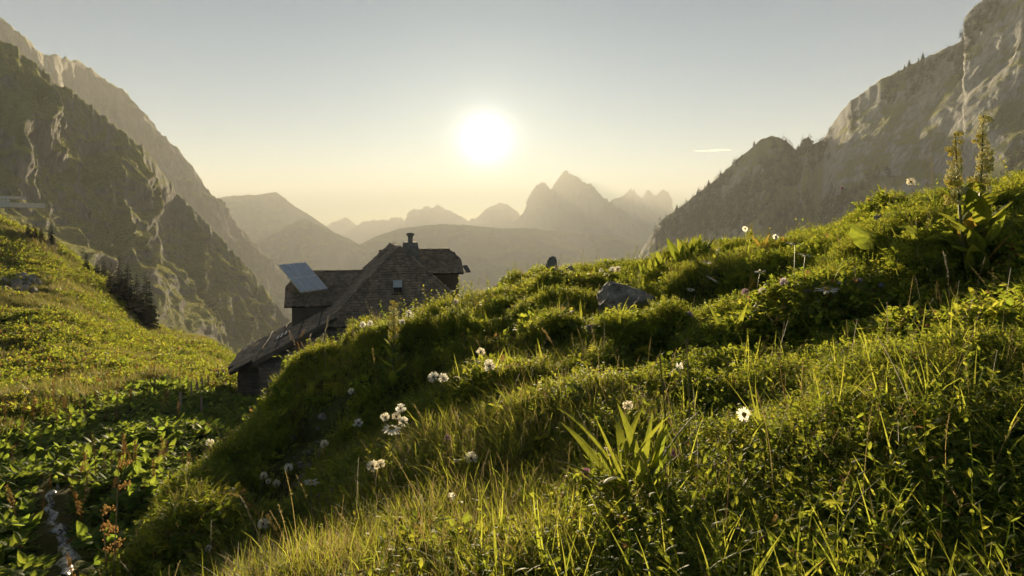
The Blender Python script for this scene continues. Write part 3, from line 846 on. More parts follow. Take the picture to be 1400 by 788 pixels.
# chimney
chb = MB()
cc = hp(-0.72, 5.15, 0)
for z0, z1, s0, s1 in ((-2.6, -1.42, 0.40, 0.385), (-1.42, -1.17, 0.385, 0.33)):
    chb.hexa([cc + HH * sx * s0 + HR * sy * s0 + UP * z0 for sx, sy in ((-1,-1),(1,-1),(1,1),(-1,1))] +
             [cc + HH * sx * s1 + HR * sy * s1 + UP * z1 for sx, sy in ((-1,-1),(1,-1),(1,1),(-1,1))])
ch = hb(chb, 'chimney', M['concrete'])
pm = MB(); pm.tube([cc + UP * -1.18, cc + UP * -0.85], 0.125, 14); hb(pm, 'flue_pipe', M['concrete'], ch, smooth=False)
pm = MB(); pm.tube([cc + UP * -0.87, cc + UP * -0.83, cc + UP * -0.76, cc + UP * -0.72, cc + UP * -0.69], [0.13, 0.2, 0.205, 0.17, 0.08], 16); hb(pm, 'cowl', M['concrete'], ch)

# big solar panel on its post
pcs = [at(381, 362, 33.4), None, None, None]
e1 = Vector((0.97, 1.15, 0.06)); e2 = Vector((1.42, -1.05, -1.24))
p00 = pcs[0]
nn = e1.cross(e2).normalized(); nn = nn if nn.z > 0 else -nn
spm = MB(); cen = p00 + e1 * .5 + e2 * .5
spm.box(cen - nn * 0.03, e1 * .5, e2 * .5, nn * 0.022)
panel = hb(spm, 'solar_panel', M['frame'])
for i in range(4):
    for j in range(2):
        c_ = MB(); c_.box(p00 + e1 * (i + .5) / 4 + e2 * (j + .5) / 2, e1 * (0.109), e2 * 0.236, nn * 0.004)
        hb(c_, 'solar_cell_strip', M['cell'], panel)
pst = MB()
pt = p00 + e1 * .5 + e2 * .58 - nn * 0.06
base_px = on_plane(414.5, 437, hp(5, 0, zl(5)), ln)
pst.tube([base_px - UP * 0.1, Vector((base_px.x, base_px.y, pt.z - 0.02))], 0.045, 8)
hb(pst, 'post', M['board'], panel)
pst = MB(); pst.tube([base_px + UP * 1.0, p00 + e1 * .6 + e2 * .97 - nn * 0.05], 0.022, 6); hb(pst, 'strut', M['bare_bark'], panel)
pst = MB(); pst.tube([base_px + UP * 1.0 + Vector((-.5, .3, -.1)), base_px + UP * 1.0], 0.022, 6); hb(pst, 'strut', M['board'], panel)
for t_ in (0.12, 0.45):
    pst = MB(); a_ = p00 + e2 * t_ - nn * 0.075; pst.tube([a_ - e1 * 0.03, a_ + e1 * 1.02], 0.025, 6); hb(pst, 'rail', M['metal'], panel)
# small panel on the gable of the right dormer
a0 = at(632.5, 364, 35.9)
spm = MB(); e1 = Vector((0.2, 0.35, 0)); e2 = Vector((0.22, -0.16, -0.36)); nn = e1.cross(e2).normalized()
spm.box(a0 + Vector((.22, 0, -.15)) , e1 * .5, e2 * .5, nn * 0.015)
sp2 = hb(spm, 'small_solar_panel', M['black'])
pst = MB(); pst.tube([at(631, 376, 35.9), at(632.5, 376, 35.9), a0], 0.022, 6); pst.tube([at(632.5, 373, 35.9), at(637, 373, 35.8)], 0.015, 5); hb(pst, 'bracket', M['metal'], sp2)
for o in [x for x in COL.objects if x.parent and x.parent.parent is hut]:
    o.matrix_parent_inverse = Matrix.Identity(4)
# ------------------------------------------------------------------ trees, rocks, small structures
def bvh_of(o):
    me = o.data
    return BVHTree.FromPolygons([v.co.copy() for v in me.vertices], [tuple(p.vertices) for p in me.polygons])
def ray(bv, px, py):
    d_ = Vector(((px - 700) / F_PX, 1, -(py - HORIZON) / F_PX)).normalized()
    h = bv.ray_cast(Vector((0, 0, 0)), d_)
    return h[0]
def conifer_meshes(seed, levels=24, per=9, slim=0.2):
    """unit-height spruce: drooping boughs with side twigs; returns trunk and crown meshes"""
    r_ = random.Random(seed)
    tr = MB(); tr.tube([(0,0,-0.03),(0,0,0.3),(0.004,0,0.7),(0,0,0.98)], [0.022,0.016,0.008,0.001], 7)
    cr = MB()
    for L in range(levels):
        t = L / (levels - 1)
        z = 0.10 + 0.88 * t
        reach = slim * (1 - t) ** 0.8 * r_.uniform(0.8, 1.15) + 0.012
        for k in range(max(4, int(per * (1 - 0.5 * t)))):
            az = r_.uniform(0, 6.283)
            rr = reach * r_.uniform(0.55, 1.15)
            d_ = Vector((math.cos(az), math.sin(az), 0)); sd = Vector((-d_.y, d_.x, 0))
            droop = r_.uniform(0.25, 0.55) * (1 - 0.6 * t)
            pts = [Vector((0, 0, z)) + d_ * rr * s_ + UP * (-droop * rr * s_ ** 1.0 + 0.18 * rr * s_ ** 3) for s_ in (0, .35, .7, 1)]
            w = rr * 0.2
            cr.ribbon(pts, [w * .5, w, w * .8, 0.002], sd)
            for s_ in (0.3, 0.5, 0.68, 0.84):
                b_ = Vector((0, 0, z)) + d_ * rr * s_ + UP * (-droop * rr * s_)
                for sg in (-1, 1):
                    tip = b_ + (d_ * 0.7 + sd * sg * 1.0).normalized() * rr * 0.42 * (1.15 - s_) + UP * (-0.16 * rr - r_.random() * .05 * rr)
                    cr.add([b_ - d_ * w * .25, b_ + d_ * w * .35, tip], [(0, 1, 2)])
                    tip2 = b_ + sd * sg * rr * 0.12 - UP * rr * r_.uniform(.15, .32)
                    cr.add([b_ - d_ * w * .4, b_ + d_ * w * .4, tip2], [(0, 1, 2)])
    return tr.mesh('trunk', M['bark']), cr.mesh('crown', M['needle'])
CON = [conifer_meshes(s_, 30, 17, sl) for s_, sl in ((1, .175), (2, .16), (3, .19))]
def conifer(base, h, k, label, group, rz=0.0, wide=1.0):
    o = empty('conifer_tree', base, rz)
    t_, c_ = CON[k % 3]
    inst('trunk', t_, o, sc=(h, h, h)); inst('crown', c_, o, sc=(h * wide, h * wide, h))
    return tag(o, label, 'tree', group)
gb = bvh_of(meadow)
for i, (px, py, h_px, lab, w_) in enumerate([
    (200, 446, 78, 'tallest dark spruce at the lower end of the tree row on the slope edge', 1.15),
    (187, 433, 62, 'dark spruce leaning against the tallest spruce of the row', 1.1),
    (175, 421, 66, 'slender spruce with pointed top in the dense spruce clump', 0.9),
    (163, 409, 60, 'broad dark spruce at the upper end of the dense spruce clump', 1.25),
    (152, 400, 46, 'dark spruce partly hidden in the dense spruce clump', 1.1),
    (142, 383, 30, 'pale green bushy conifer above the dense spruce clump', 1.3),
    (133, 378, 28, 'rounded conifer beside the pale green bushy conifer', 1.3),
    (118, 368, 26, 'lone small dark spruce on the bare part of the slope edge', 1.0),
    (70, 334, 30, 'dark leaning spruce behind the bare trees', 1.0),
    (56, 328, 20, 'low dark conifer among the upper group on the slope edge', 1.3),
    (48, 326, 24, 'rounded dark conifer in the upper group on the slope edge', 1.2),
    (39, 321, 18, 'smallest conifer at the top of the upper group', 1.3)]):
    d_ = 84.0
    b_ = on_ground(px, py + 4, 30)
    if b_.y > 88 or b_.y < 60: b_ = Vector(((px - 700) / F_PX * d_, d_, gz((px - 700) / F_PX * d_, d_)))
    top = at(px, py - h_px, b_.y).z
    conifer(b_ - UP * 0.15, max(1.5, top - b_.z + 0.15), i, lab, 'conifers along the left slope edge', i * 1.3, w_)
def bare_tree(px, py, h_px, seed, label):
    r_ = random.Random(seed)
    b_ = on_ground(px, py, 30)
    h = h_px / F_PX * b_.y
    o = empty('bare_tree', b_ - UP * 0.1)
    tk = MB(); tk.tube([(0,0,-.1),(h*.02,0,h*.4),(-h*.02,0,h*.75),(0,0,h)], [h*.03,h*.022,h*.012,h*.003], 7)
    tk.build('trunk', M['bare_bark'], o)
    for i in range(26):
        z = h * r_.uniform(0.35, 0.97); az = r_.uniform(0, 6.28); L = h * 0.32 * (1.25 - z / h) * r_.uniform(.6, 1.2)
        br = MB(); e_ = Vector((math.cos(az) * L, math.sin(az) * L, z + L * r_.uniform(-.1, .7)))
        m_ = Vector((e_.x * .5, e_.y * .5, z + L * .1))
        br.tube([(0, 0, z), m_, e_], [h*.009, h*.006, h*.002], 4)
        for q in range(3):
            f_ = m_.lerp(e_, r_.random()); br.tube([f_, f_ + Vector((r_.uniform(-1,1), r_.uniform(-1,1), r_.uniform(-.4,1))) * L * .35], [h*.004, h*.001], 3)
        br.build('branch', M['bare_bark'], o)
    return tag(o, label, 'tree', 'bare trees on the left slope')
bare_tree(76, 352, 28, 3, 'leafless pinkish tree with its lower trunk standing clear on the slope')
bare_tree(66, 346, 26, 4, 'leafless pinkish tree close against the dark spruce group')

# rocks: faceted boulders cut from random planes
def rock_mesh(seed, facets=16, rough=0.06, sub=4, flat=1.0):
    import bmesh
    r_ = np.random.default_rng(seed)
    bm = bmesh.new(); bmesh.ops.create_icosphere(bm, subdivisions=sub, radius=1.0)
    V = np.array([v.co[:] for v in bm.verts])
    N = r_.normal(size=(facets, 3)); N /= np.linalg.norm(N, axis=1, keepdims=True)
    Dp = r_.uniform(0.62, 1.0, facets)
    dots = V @ N.T
    rad = np.min(np.where(dots > 0.05, Dp[None] / np.maximum(dots, 0.05), 9), axis=1)
    rad = np.minimum(rad, 1.25)
    V2 = V * rad[:, None]
    V2 *= (1 + rough * fbm(V2[:, 0] * 3, V2[:, 1] * 3, V2[:, 2] * 3, oct=4, seed=seed))[:, None]
    V2[:, 2] *= flat
    for v, c_ in zip(bm.verts, V2): v.co = c_
    me = bpy.data.meshes.new('rock'); bm.to_mesh(me); bm.free()
    me.materials.append(M['rock'])
    me.polygons.foreach_set('use_smooth', [False] * len(me.polygons))
    return me
m, n, l, out = new_mat('lichened_limestone')
p = n.new('ShaderNodeBsdfPrincipled'); c = coords(n)
a_ = ramp(n, l, noise(n, l, 1.6, 8, c, 0.65), [(0.3, (0.14, 0.12, 0.095)), (0.5, (0.30, 0.27, 0.225)), (0.7, (0.50, 0.46, 0.40))])
b_ = ramp(n, l, noise(n, l, 5.5, 6, c), [(0.52, (1, 1, 1)), (0.62, (0.55, 0.56, 0.42))])
l.new(mixc(n, l, 1.0, a_, b_, 'MULTIPLY'), p.inputs['Base Color']); p.inputs['Roughness'].default_value = 0.9
l.new(bump(n, l, noise(n, l, 9, 9, c, 0.7), 0.8, 0.06), p.inputs['Normal']); l.new(p.outputs[0], out.inputs[0])
M['rock'] = m
ROCKS = [rock_mesh(100 + i, 14 + i % 4, 0.07, 4 if i < 3 else 3, 0.8) for i in range(8)]
def rock(px, py, wpx, k, label, group=None, d=None, hs=0.7, rz=0.0, sink=0.25, name='boulder', tilt=0.0, ys=0.9):
    b_ = on_ground(px, py) if d is None else Vector(((px - 700) / F_PX * d, d, gz((px - 700) / F_PX * d, d)))
    w = wpx / F_PX * b_.y * 0.5
    o = inst(name, ROCKS[k % 8], None, b_ + UP * w * hs * (1 - 2 * sink) * 0.8, (tilt, tilt * .6, rz), (w, w * ys, w * hs / 0.8))
    return tag(o, label, 'rock', group)
rock(846, 438, 84, 0, 'big grey boulder half sunk in the sunlit mound', hs=0.7, rz=0.5, sink=0.12, tilt=-.25)
rock(822, 452, 40, 1, 'smaller rock wedged beneath the big grey boulder', hs=0.5, rz=1.5)
rock(752, 378, 20, 2, 'pointed dark upright stone on the mound crest', d=9.3, hs=1.9, sink=-0.1, ys=.6)
rock(776, 374, 34, 1, 'low dark stone leaning beside the pointed upright stone', d=9.4, hs=0.9, rz=2, sink=-.1)
rock(724, 380, 16, 5, 'small dark stone on the crest a little way from the pointed stone', d=9.2, hs=1.0, sink=-.15)
rock(757, 388, 26, 4, 'flat stone lying at the foot of the pointed upright stone', d=9.0, hs=0.6, rz=1)
rock(960, 392, 60, 3, 'brown weathered rock showing in the dark earth bank', hs=0.6, rz=0.4, d=6.4, sink=.1)
rock(1222, 290, 52, 6, 'dark rock under the overhanging turf near the tall gentian', hs=0.8, d=5.9, sink=.1)
rock(36, 517, 26, 0, 'pale flat boulder lying where the slope meets the dock field', hs=0.4, rz=.3)
rock(8, 520, 20, 2, 'pale grey slab beside the flat boulder at the slope foot', hs=0.3)
rock(12, 541, 14, 1, 'small pale stone below the grey slab', hs=0.4)
rock(217, 491, 18, 5, 'dark lone boulder in the grassy meadow', hs=0.6)
rock(205, 488, 9, 3, 'small stone beside the dark lone boulder', hs=0.5)
rr_ = random.Random(5)
for i in range(34):
    x_ = rr_.uniform(0, 54); y_ = 372 + (52 - x_) * 0.2 + rr_.uniform(0, 40) * (0.5 + 0.5 * (x_ / 52))
    rock(x_, y_ + 2, rr_.uniform(5, 13), rr_.randrange(8), 'pale block of the broken rock outcrop on the left slope', 'blocks of the rock outcrop', hs=rr_.uniform(.7, 1.3), rz=rr_.uniform(0, 6), sink=.0, name='outcrop_block', tilt=rr_.uniform(-.5, .5))
for i in range(14):
    x_ = rr_.uniform(85, 180); y_ = 372 + (x_ - 85) * 0.62 + rr_.uniform(2, 28)
    rock(x_, y_, rr_.uniform(5, 12), rr_.randrange(8), 'grey stone cropping out below the spruce row', 'stones below the spruce row', hs=rr_.uniform(.4, .8), rz=rr_.uniform(0, 6), sink=.3, name='outcrop_stone')
for i in range(28):
    x_ = rr_.uniform(388, 452); y_ = rr_.uniform(575, 680) - (x_ - 388) * 0.4
    rock(x_, y_ + 8, rr_.uniform(5, 14), rr_.randrange(8), 'grey scree stone in the shady flank of the mound', 'scree stones in the mound flank', hs=rr_.uniform(.6, 1.0), rz=rr_.uniform(0, 6), sink=.25, name='scree_stone', tilt=rr_.uniform(-.5, .5))
for i, (x_, y_, w_) in enumerate(((318, 528, 10), (313, 536, 12), (307, 543, 12), (322, 520, 8), (300, 551, 9))):
    rock(x_, y_, w_, i, 'whitish stone below the corner of the hut', 'whitish stones at the hut corner', hs=.4, rz=i, name='pale_stone', d=25.6 - i * .45)

# fence posts in front of the hut
for i, (x_, y_, h_) in enumerate(((262, 547, 22), (270, 540, 18), (278, 536, 20), (286, 530, 16), (297, 524, 17), (306, 519, 14), (247, 565, 28), (276, 570, 26))):
    b_ = on_ground(x_, y_, 9); hh = h_ / F_PX * b_.y
    pm = MB(); lx = rr_.uniform(-.12, .12)
    pm.tube([(0,0,-.15),(lx*.5*hh,0,hh*.5),(lx*hh,0,hh)], [.045,.04,.032], 6)
    o = pm.build('fence_post', M['bare_bark']); o.location = b_
    tag(o, 'tall lone fence post out in the docks, away from the fence line' if h_ > 25 else 'thin weathered fence post in the line running up to the hut', 'post', 'fence posts by the hut')

# avalanche gallery on the mountainside
lb = bvh_of(left_mt)
hits = [h_ for h_ in (ray(lb, q_, r_) for q_ in range(-60, 52, 8) for r_ in (266, 272, 279)) if h_ is not None]
gy = min(h_.y for h_ in hits) - 1.0
g0 = at(-60, 272.5, gy); g1 = at(18, 272.5, gy)
gd = (g1 - g0); gd.z = 0; gl = gd.length; gd.normalize()
gn = Vector((gd.y, -gd.x, 0))
if gn.y > 0: gn = -gn
zt = (g0.z + g1.z) / 2
ctr = (g0 + g1) / 2 - gn * 6; ctr.z = zt
gal = empty('avalanche_gallery', ctr)
tag(gal, 'long pale grey avalanche gallery on the dark mountainside', 'gallery')
def gpart(mb, name):
    o = mb.build(name, M['gallery'], gal); o.matrix_parent_inverse = Matrix.Translation(-gal.location); return o
M['gallery'] = solid('gallery_concrete', (0.42, 0.42, 0.41), 0.85, 0.15, 0.2)
mb = MB(); mb.box(ctr + gn * 3.6 + UP * .7, gd * gl / 2, gn * 5.4, UP * 0.55); gpart(mb, 'roof_slab')
mb = MB(); mb.box(ctr + gn * 8.1 - UP * 1.0, gd * gl / 2, gn * 0.25, UP * 0.4); gpart(mb, 'parapet')
for k in range(14):
    mb = MB(); mb.box(ctr + gd * gl * ((k + .5) / 14 - .5) + gn * 7.8 - UP * .6, gd * 0.3, gn * 0.3, UP * 0.8); gpart(mb, 'pillar')
mb = MB(); mb.box(ctr + - gn * 3 - UP * 2.4, gd * gl / 2, gn * 11, UP * 1.0); gpart(mb, 'road_bench')

# conifers on the right mountain: crest trees as things, the woods as one mass
for i, (x_, y_, h_) in enumerate(((1262, 84, 11), (1256, 84, 6), (1243, 92, 8), (1236, 95, 6), (1228, 98, 4), (1092, 207, 6), (1032, 200, 7), (985, 243, 7), (968, 256, 7), (955, 265, 8), (1075, 196, 5), (925, 288, 7))):
    k = int(np.argmin(np.abs(RP[0][:, 0] / RP[0][:, 1] * F_PX + 700 - x_)))
    q_ = RP[1][k]
    b_ = Vector(q_)
    conifer(b_ - UP * 1.2, (h_ + 3) / F_PX * b_.y, i, ('lone rounded conifer standing highest on the right mountain crest' if i == 0 else 'tiny conifer on the crest line of the right mountain'), 'conifers on the right crest', i, 1.4)
# ------------------------------------------------------------------ ground cover (uncountable plants)
pr = random.Random(77)
def blade_pts(base, az, elev, length, curl, segs):
    """points of a blade that leaves base at angle elev and bends over by curl"""
    pts = [Vector(base)]
    d_ = Vector((math.cos(az), math.sin(az), 0))
    e = elev
    for i in range(segs):
        pts.append(pts[-1] + (d_ * math.cos(e) + UP * math.sin(e)) * length / segs)
        e -= curl / segs
    return pts
def tuft(nbl, hmin, hmax, wid, spread, curl, segs=4, rad=0.04, mats=1, dry=0.12):
    mb = MB()
    for i in range(nbl):
        az = pr.uniform(0, 6.283)
        L = pr.uniform(hmin, hmax)
        r0 = rad * math.sqrt(pr.random()); a0 = pr.uniform(0, 6.283)
        b_ = (r0 * math.cos(a0), r0 * math.sin(a0), -0.02)
        el = R(90) - abs(pr.gauss(0, spread))
        pts = blade_pts(b_, az, el, L, pr.uniform(0.2, 1.0) * curl, segs)
        w = wid * pr.uniform(0.6, 1.3)
        ws = [w * (1 - (k / segs) ** 1.6) + 0.0003 for k in range(segs + 1)]
        tw = az + 1.57 + pr.uniform(-.6, .6)
        mb.ribbon(pts, ws, (math.cos(tw), math.sin(tw), 0), 1 if pr.random() < dry else 0)
    return mb
def leaf_on(mb, base, az, elev, length, width, curl, segs=4, fold=0.25, na=2, mi=0, shape='ovate', ribs=0.0, twist=0.0):
    pts = blade_pts(base, az, elev, length, curl, segs)
    ws = []
    for k in range(segs + 1):
        t = k / segs
        if shape == 'ovate': w = math.sin(math.pi * min(1, t ** 0.75 * 0.96 + 0.03)) ** 0.8
        elif shape == 'lance': w = math.sin(math.pi * min(1, t ** 0.85 * 0.95 + 0.05)) ** 0.75 * (0.35 + 0.65 * min(1, t * 3))
        else: w = (t * 3.5 if t < 0.28 else 1.0 - 0.15 * t) * (1 if t < 0.8 else (1 - (t - .8) / .2 * .75))
        ws.append(max(0.0006, width * 0.5 * w))
    tw = az + 1.5708
    sd = Vector((math.cos(tw), math.sin(tw), twist))
    mb.ribbon(pts, ws, sd, mi, fold, na, ribs)
    return pts[-1]
def herb(nl, lmin, lmax, hmax, rad, russet=0.03, wr=0.6):
    """low clump of small broad leaves on thin stalks"""
    mb = MB()
    for i in range(nl):
        az = pr.uniform(0, 6.283)
        r0 = rad * math.sqrt(pr.random()); a0 = pr.uniform(0, 6.283)
        b_ = Vector((r0 * math.cos(a0), r0 * math.sin(a0), 0))
        h = hmax * pr.uniform(0.15, 1.0)
        tip = b_ + Vector((math.cos(az), math.sin(az), 0)) * h * pr.uniform(0.1, 0.6) + UP * h
        mb.ribbon([b_ - UP * .02, b_.lerp(tip, .5) + UP * h * .08, tip], [.0014, .0012, .001], (math.cos(az + 1.57), math.sin(az + 1.57), 0))
        L = pr.uniform(lmin, lmax)
        mi = 1 if pr.random() < russet else 0
        for q in range(pr.choice((1, 2, 3, 3))):
            leaf_on(mb, tip - UP * 0.012 * q, az + (q - 1) * pr.uniform(0.9, 2.0) if q else az, pr.uniform(-0.3, 1.1), L * pr.uniform(.7, 1.1), L * wr * pr.uniform(.8, 1.2), pr.uniform(0.2, 1.2), 3, pr.uniform(-.1, .5), 2, mi, 'ovate', 0, pr.uniform(-.5, .5))
    return mb
def lobed(nl, rad, hmax):
    """deeply cut, feathery leaves"""
    mb = MB()
    for i in range(nl):
        az = pr.uniform(0, 6.283); h = hmax * pr.uniform(.3, 1)
        r0 = rad * pr.random()
        pts = blade_pts((r0 * math.cos(az), r0 * math.sin(az), -.01), az, pr.uniform(.7, 1.4), h * 1.3, pr.uniform(.4, 1.4), 8)
        for k in range(1, 9):
            d_ = (pts[k] - pts[k-1]).normalized(); sd = d_.cross(UP).normalized()
            L = h * 0.34 * math.sin(math.pi * (k / 9) ** .8 * .93 + .1)
            for sg in (-1, 1):
                t_ = pts[k] + (sd * sg + d_ * .5).normalized() * L - UP * L * .12
                mb.add([pts[k] - d_ * L * .16, pts[k] + d_ * L * .10, t_ + d_ * L * .1, t_ - d_ * L * .12], [(0, 1, 2, 3)])
        mb.ribbon(pts, [.0015] * 9, (math.cos(az + 1.57), math.sin(az + 1.57), 0))
    return mb
def rosette(nl, lmin, lmax, wr, elev, stalk=0.4):
    mb = MB()
    for i in range(nl):
        az = i * 2.4 + pr.uniform(-.4, .4)
        L = pr.uniform(lmin, lmax)
        el = elev * pr.uniform(.7, 1.25)
        s_ = blade_pts((0, 0, -.03), az, min(1.5, el + .25), L * stalk * pr.uniform(.6, 1.5), .25, 2)
        mb.ribbon(s_, [.004, .004, .003], (math.cos(az + 1.57), math.sin(az + 1.57), 0))
        leaf_on(mb, s_[-1], az, el * .75, L, L * wr * pr.uniform(.85, 1.15), pr.uniform(.5, 1.4), 5, pr.uniform(.1, .5), 2, 1 if pr.random() < .04 else 0, 'ovate', 0, pr.uniform(-.3, .3))
    return mb
def stalk(h, headl, headw, seeds, lean=0.1):
    """dry flowering stem of a grass with its loose seed head"""
    mb = MB()
    az = pr.uniform(0, 6.28)
    pts = blade_pts((0, 0, -.02), az, R(90) - lean, h, pr.uniform(.1, .7), 6)
    mb.ribbon(pts, [.0011, .001, .001, .0009, .0008, .0007, .0005], (math.cos(az + 1.57), math.sin(az + 1.57), 0))
    for i in range(seeds):
        t = pr.random()
        k = 6 * (1 - headl / h * t); k0 = int(min(5, k))
        b_ = pts[k0].lerp(pts[k0 + 1], k - k0)
        a_ = pr.uniform(0, 6.28)
        d_ = Vector((math.cos(a_), math.sin(a_), pr.uniform(.3, 1.6))).normalized()
        sd = d_.cross(UP).normalized()
        L = headw * pr.uniform(.5, 1.1) * (1.1 - .6 * (1 - t))
        mb.add([b_, b_ + d_ * L * .6 + sd * .0016, b_ + d_ * L, b_ + d_ * L * .6 - sd * .0016], [(0, 1, 2, 3)])
    return mb

def scatter(name, label, pts, rot, scl, idx, protos, cat=None):
    """one ground-cover mass: plant meshes set on points"""
    coll = bpy.data.collections.new(name + '_plants')
    for i, me in enumerate(protos):
        o = bpy.data.objects.new('%s_%03d' % (name, i), me); coll.objects.link(o)
    me = bpy.data.meshes.new(name)
    n_ = len(pts)
    me.vertices.add(n_); me.vertices.foreach_set('co', np.asarray(pts, np.float32).reshape(-1))
    for an, ty, key, dat in (('rot', 'FLOAT_VECTOR', 'vector', rot), ('scl', 'FLOAT', 'value', scl), ('idx', 'INT', 'value', idx)):
        a = me.attributes.new(an, ty, 'POINT'); a.data.foreach_set(key, np.asarray(dat, np.int32 if ty == 'INT' else np.float32).reshape(-1))
    o = bpy.data.objects.new(name, me); COL.objects.link(o)
    ng = bpy.data.node_groups.new(name, 'GeometryNodeTree')
    ng.interface.new_socket('Geometry', in_out='INPUT', socket_type='NodeSocketGeometry')
    ng.interface.new_socket('Geometry', in_out='OUTPUT', socket_type='NodeSocketGeometry')
    N_, L_ = ng.nodes, ng.links
    gi = N_.new('NodeGroupInput'); go = N_.new('NodeGroupOutput')
    ci = N_.new('GeometryNodeCollectionInfo'); ci.inputs['Collection'].default_value = coll
    ci.inputs['Separate Children'].default_value = True; ci.inputs['Reset Children'].default_value = True
    ip = N_.new('GeometryNodeInstanceOnPoints')
    L_.new(gi.outputs[0], ip.inputs['Points']); L_.new(ci.outputs[0], ip.inputs['Instance'])
    ip.inputs['Pick Instance'].default_value = True
    def na(nm, ty):
        q = N_.new('GeometryNodeInputNamedAttribute'); q.data_type = ty; q.inputs['Name'].default_value = nm
        return [s_ for s_ in q.outputs if s_.enabled and s_.name == 'Attribute'][0]
    e2r = N_.new('FunctionNodeEulerToRotation'); L_.new(na('rot', 'FLOAT_VECTOR'), e2r.inputs[0])
    L_.new(e2r.outputs[0], ip.inputs['Rotation']); L_.new(na('scl', 'FLOAT'), ip.inputs['Scale']); L_.new(na('idx', 'INT'), ip.inputs['Instance Index'])
    L_.new(ip.outputs[0], go.inputs[0])
    md = o.modifiers.new('plants', 'NODES'); md.node_group = ng
    return tag(o, label, cat, kind='stuff')
def spread(n_, ulo, uhi, dlo, dhi, power):
    """random ground points; density falls with distance as d**-power"""
    q = 2.0 - power
    t = rng.random(n_)
    d_ = (dlo ** q + (dhi ** q - dlo ** q) * t) ** (1 / q) if abs(q) > 1e-6 else dlo * (dhi / dlo) ** t
    u_ = rng.uniform(ulo, uhi, n_)
    return u_ * d_, d_
def turf(n_, tilt=0.25):
    r = np.empty((n_, 3)); r[:, :2] = rng.normal(0, tilt, (n_, 2)); r[:, 2] = rng.uniform(0, 6.283, n_)
    return r
G = ['grass', 'grass_dry']
GM = [M['grass'], M['grass_dry']]
HM = [M['herb'], M['russet']]
grass_p = [tuft(26, .07, .17, .0022, .5, 1.3).mesh('tuft', GM, True), tuft(22, .10, .24, .0026, .4, 1.2).mesh('tuft', GM, True),
           tuft(30, .05, .12, .002, .6, 1.5).mesh('tuft', GM, True), tuft(18, .16, .34, .0028, .35, 1.5, 5, .05, 1, .2).mesh('tuft', GM, True),
           tuft(24, .10, .26, .0022, .5, 1.8, 5, .05, 1, .45).mesh('tuft', GM, True)]
herb_p = [herb(26, .018, .035, .10, .08).mesh('herb', HM, True), herb(20, .025, .05, .14, .09, .05).mesh('herb', HM, True),
          herb(34, .012, .024, .07, .08, .02).mesh('herb', HM, True), herb(16, .035, .065, .16, .09, .06, .8).mesh('herb', HM, True),
          lobed(9, .03, .13).mesh('herb', HM, True), herb(30, .014, .03, .16, .06, .03, .45).mesh('herb', HM, True)]
# the mound: how far back it reaches in each direction
def mound_limit(x, y):
    u_ = x / y
    return np.interp(u_, [-.62, -.54, -.50, -.43, -.34, -.28, -.18, -.1, 0, .16, .4, .7, 1.2], [3.6, 4.3, 5.2, 6.2, 7.6, 8.2, 9, 9.8, 11.5, 12, 11.5, 10.5, 11])
SC_ = [on_ground(q_[0], q_[1]) for q_ in ((402, 640), (415, 622), (430, 605), (442, 590))]
def off_scree(x, y):
    k = np.ones(len(x), bool)
    for s_ in SC_: k &= (x - s_.x) ** 2 + ((y - s_.y) * .8) ** 2 > (.2 + .12 * rng.random(len(x))) ** 2
    return k
# grass on the mound
x, y = spread(60000, -.66, 1.05, 1.05, 12.0, 1.25)
k = (y < mound_limit(x, y)) & off_scree(x, y); x, y = x[k], y[k]
patch = fbm(x / .55, y / .55, oct=3, seed=61) - .5 * sstep(-.05, .3, x / y)
k = rng.random(len(x)) < 0.5 + 0.78 * sstep(-.5, .25, patch); x, y, patch = x[k], y[k], patch[k]
tall = fbm(x / 1.3, y / 1.3, oct=2, seed=63)
idx = np.where(tall > .25, rng.choice([1, 3, 4, 3], len(x)), np.where(tall < -.25, rng.choice([0, 2, 2], len(x)), rng.choice([0, 1, 2, 4], len(x))))
pz = ground_z(x, y)
scatter('meadow_grass', 'backlit grass covering the mound', np.stack([x, y, pz], 1), turf(len(x), .22), rng.uniform(.38, .82, len(x)) * (0.8 + 0.3 * sstep(1.2, 4, y)) * (1 - .3 * sstep(0, .4, x / y)), idx, grass_p)
# herbs on the mound
x, y = spread(80000, -.66, 1.05, 1.05, 12.0, 1.25)
k = (y < mound_limit(x, y)) & off_scree(x, y); x, y = x[k], y[k]
patch = fbm(x / .55, y / .55, oct=3, seed=61) - .5 * sstep(-.05, .3, x / y) - .25
k = rng.random(len(x)) < 0.12 + 0.88 * sstep(.35, -.3, patch); x, y = x[k], y[k]
kind = fbm(x / .8, y / .8, oct=2, seed=65)
idx = np.where(kind > .3, rng.choice([3, 1, 1, 0, 5, 4], len(x)), np.where(kind < -.3, rng.choice([2, 5, 5], len(x)), rng.choice([0, 1, 2, 4, 4, 5], len(x))))
scatter('meadow_herbs', 'low leafy herbs growing through the grass of the mound', np.stack([x, y, ground_z(x, y)], 1), turf(len(x), .22), rng.uniform(.42, .95, len(x)) * (0.62 + 0.45 * sstep(1.2, 4, y)), idx, herb_p)
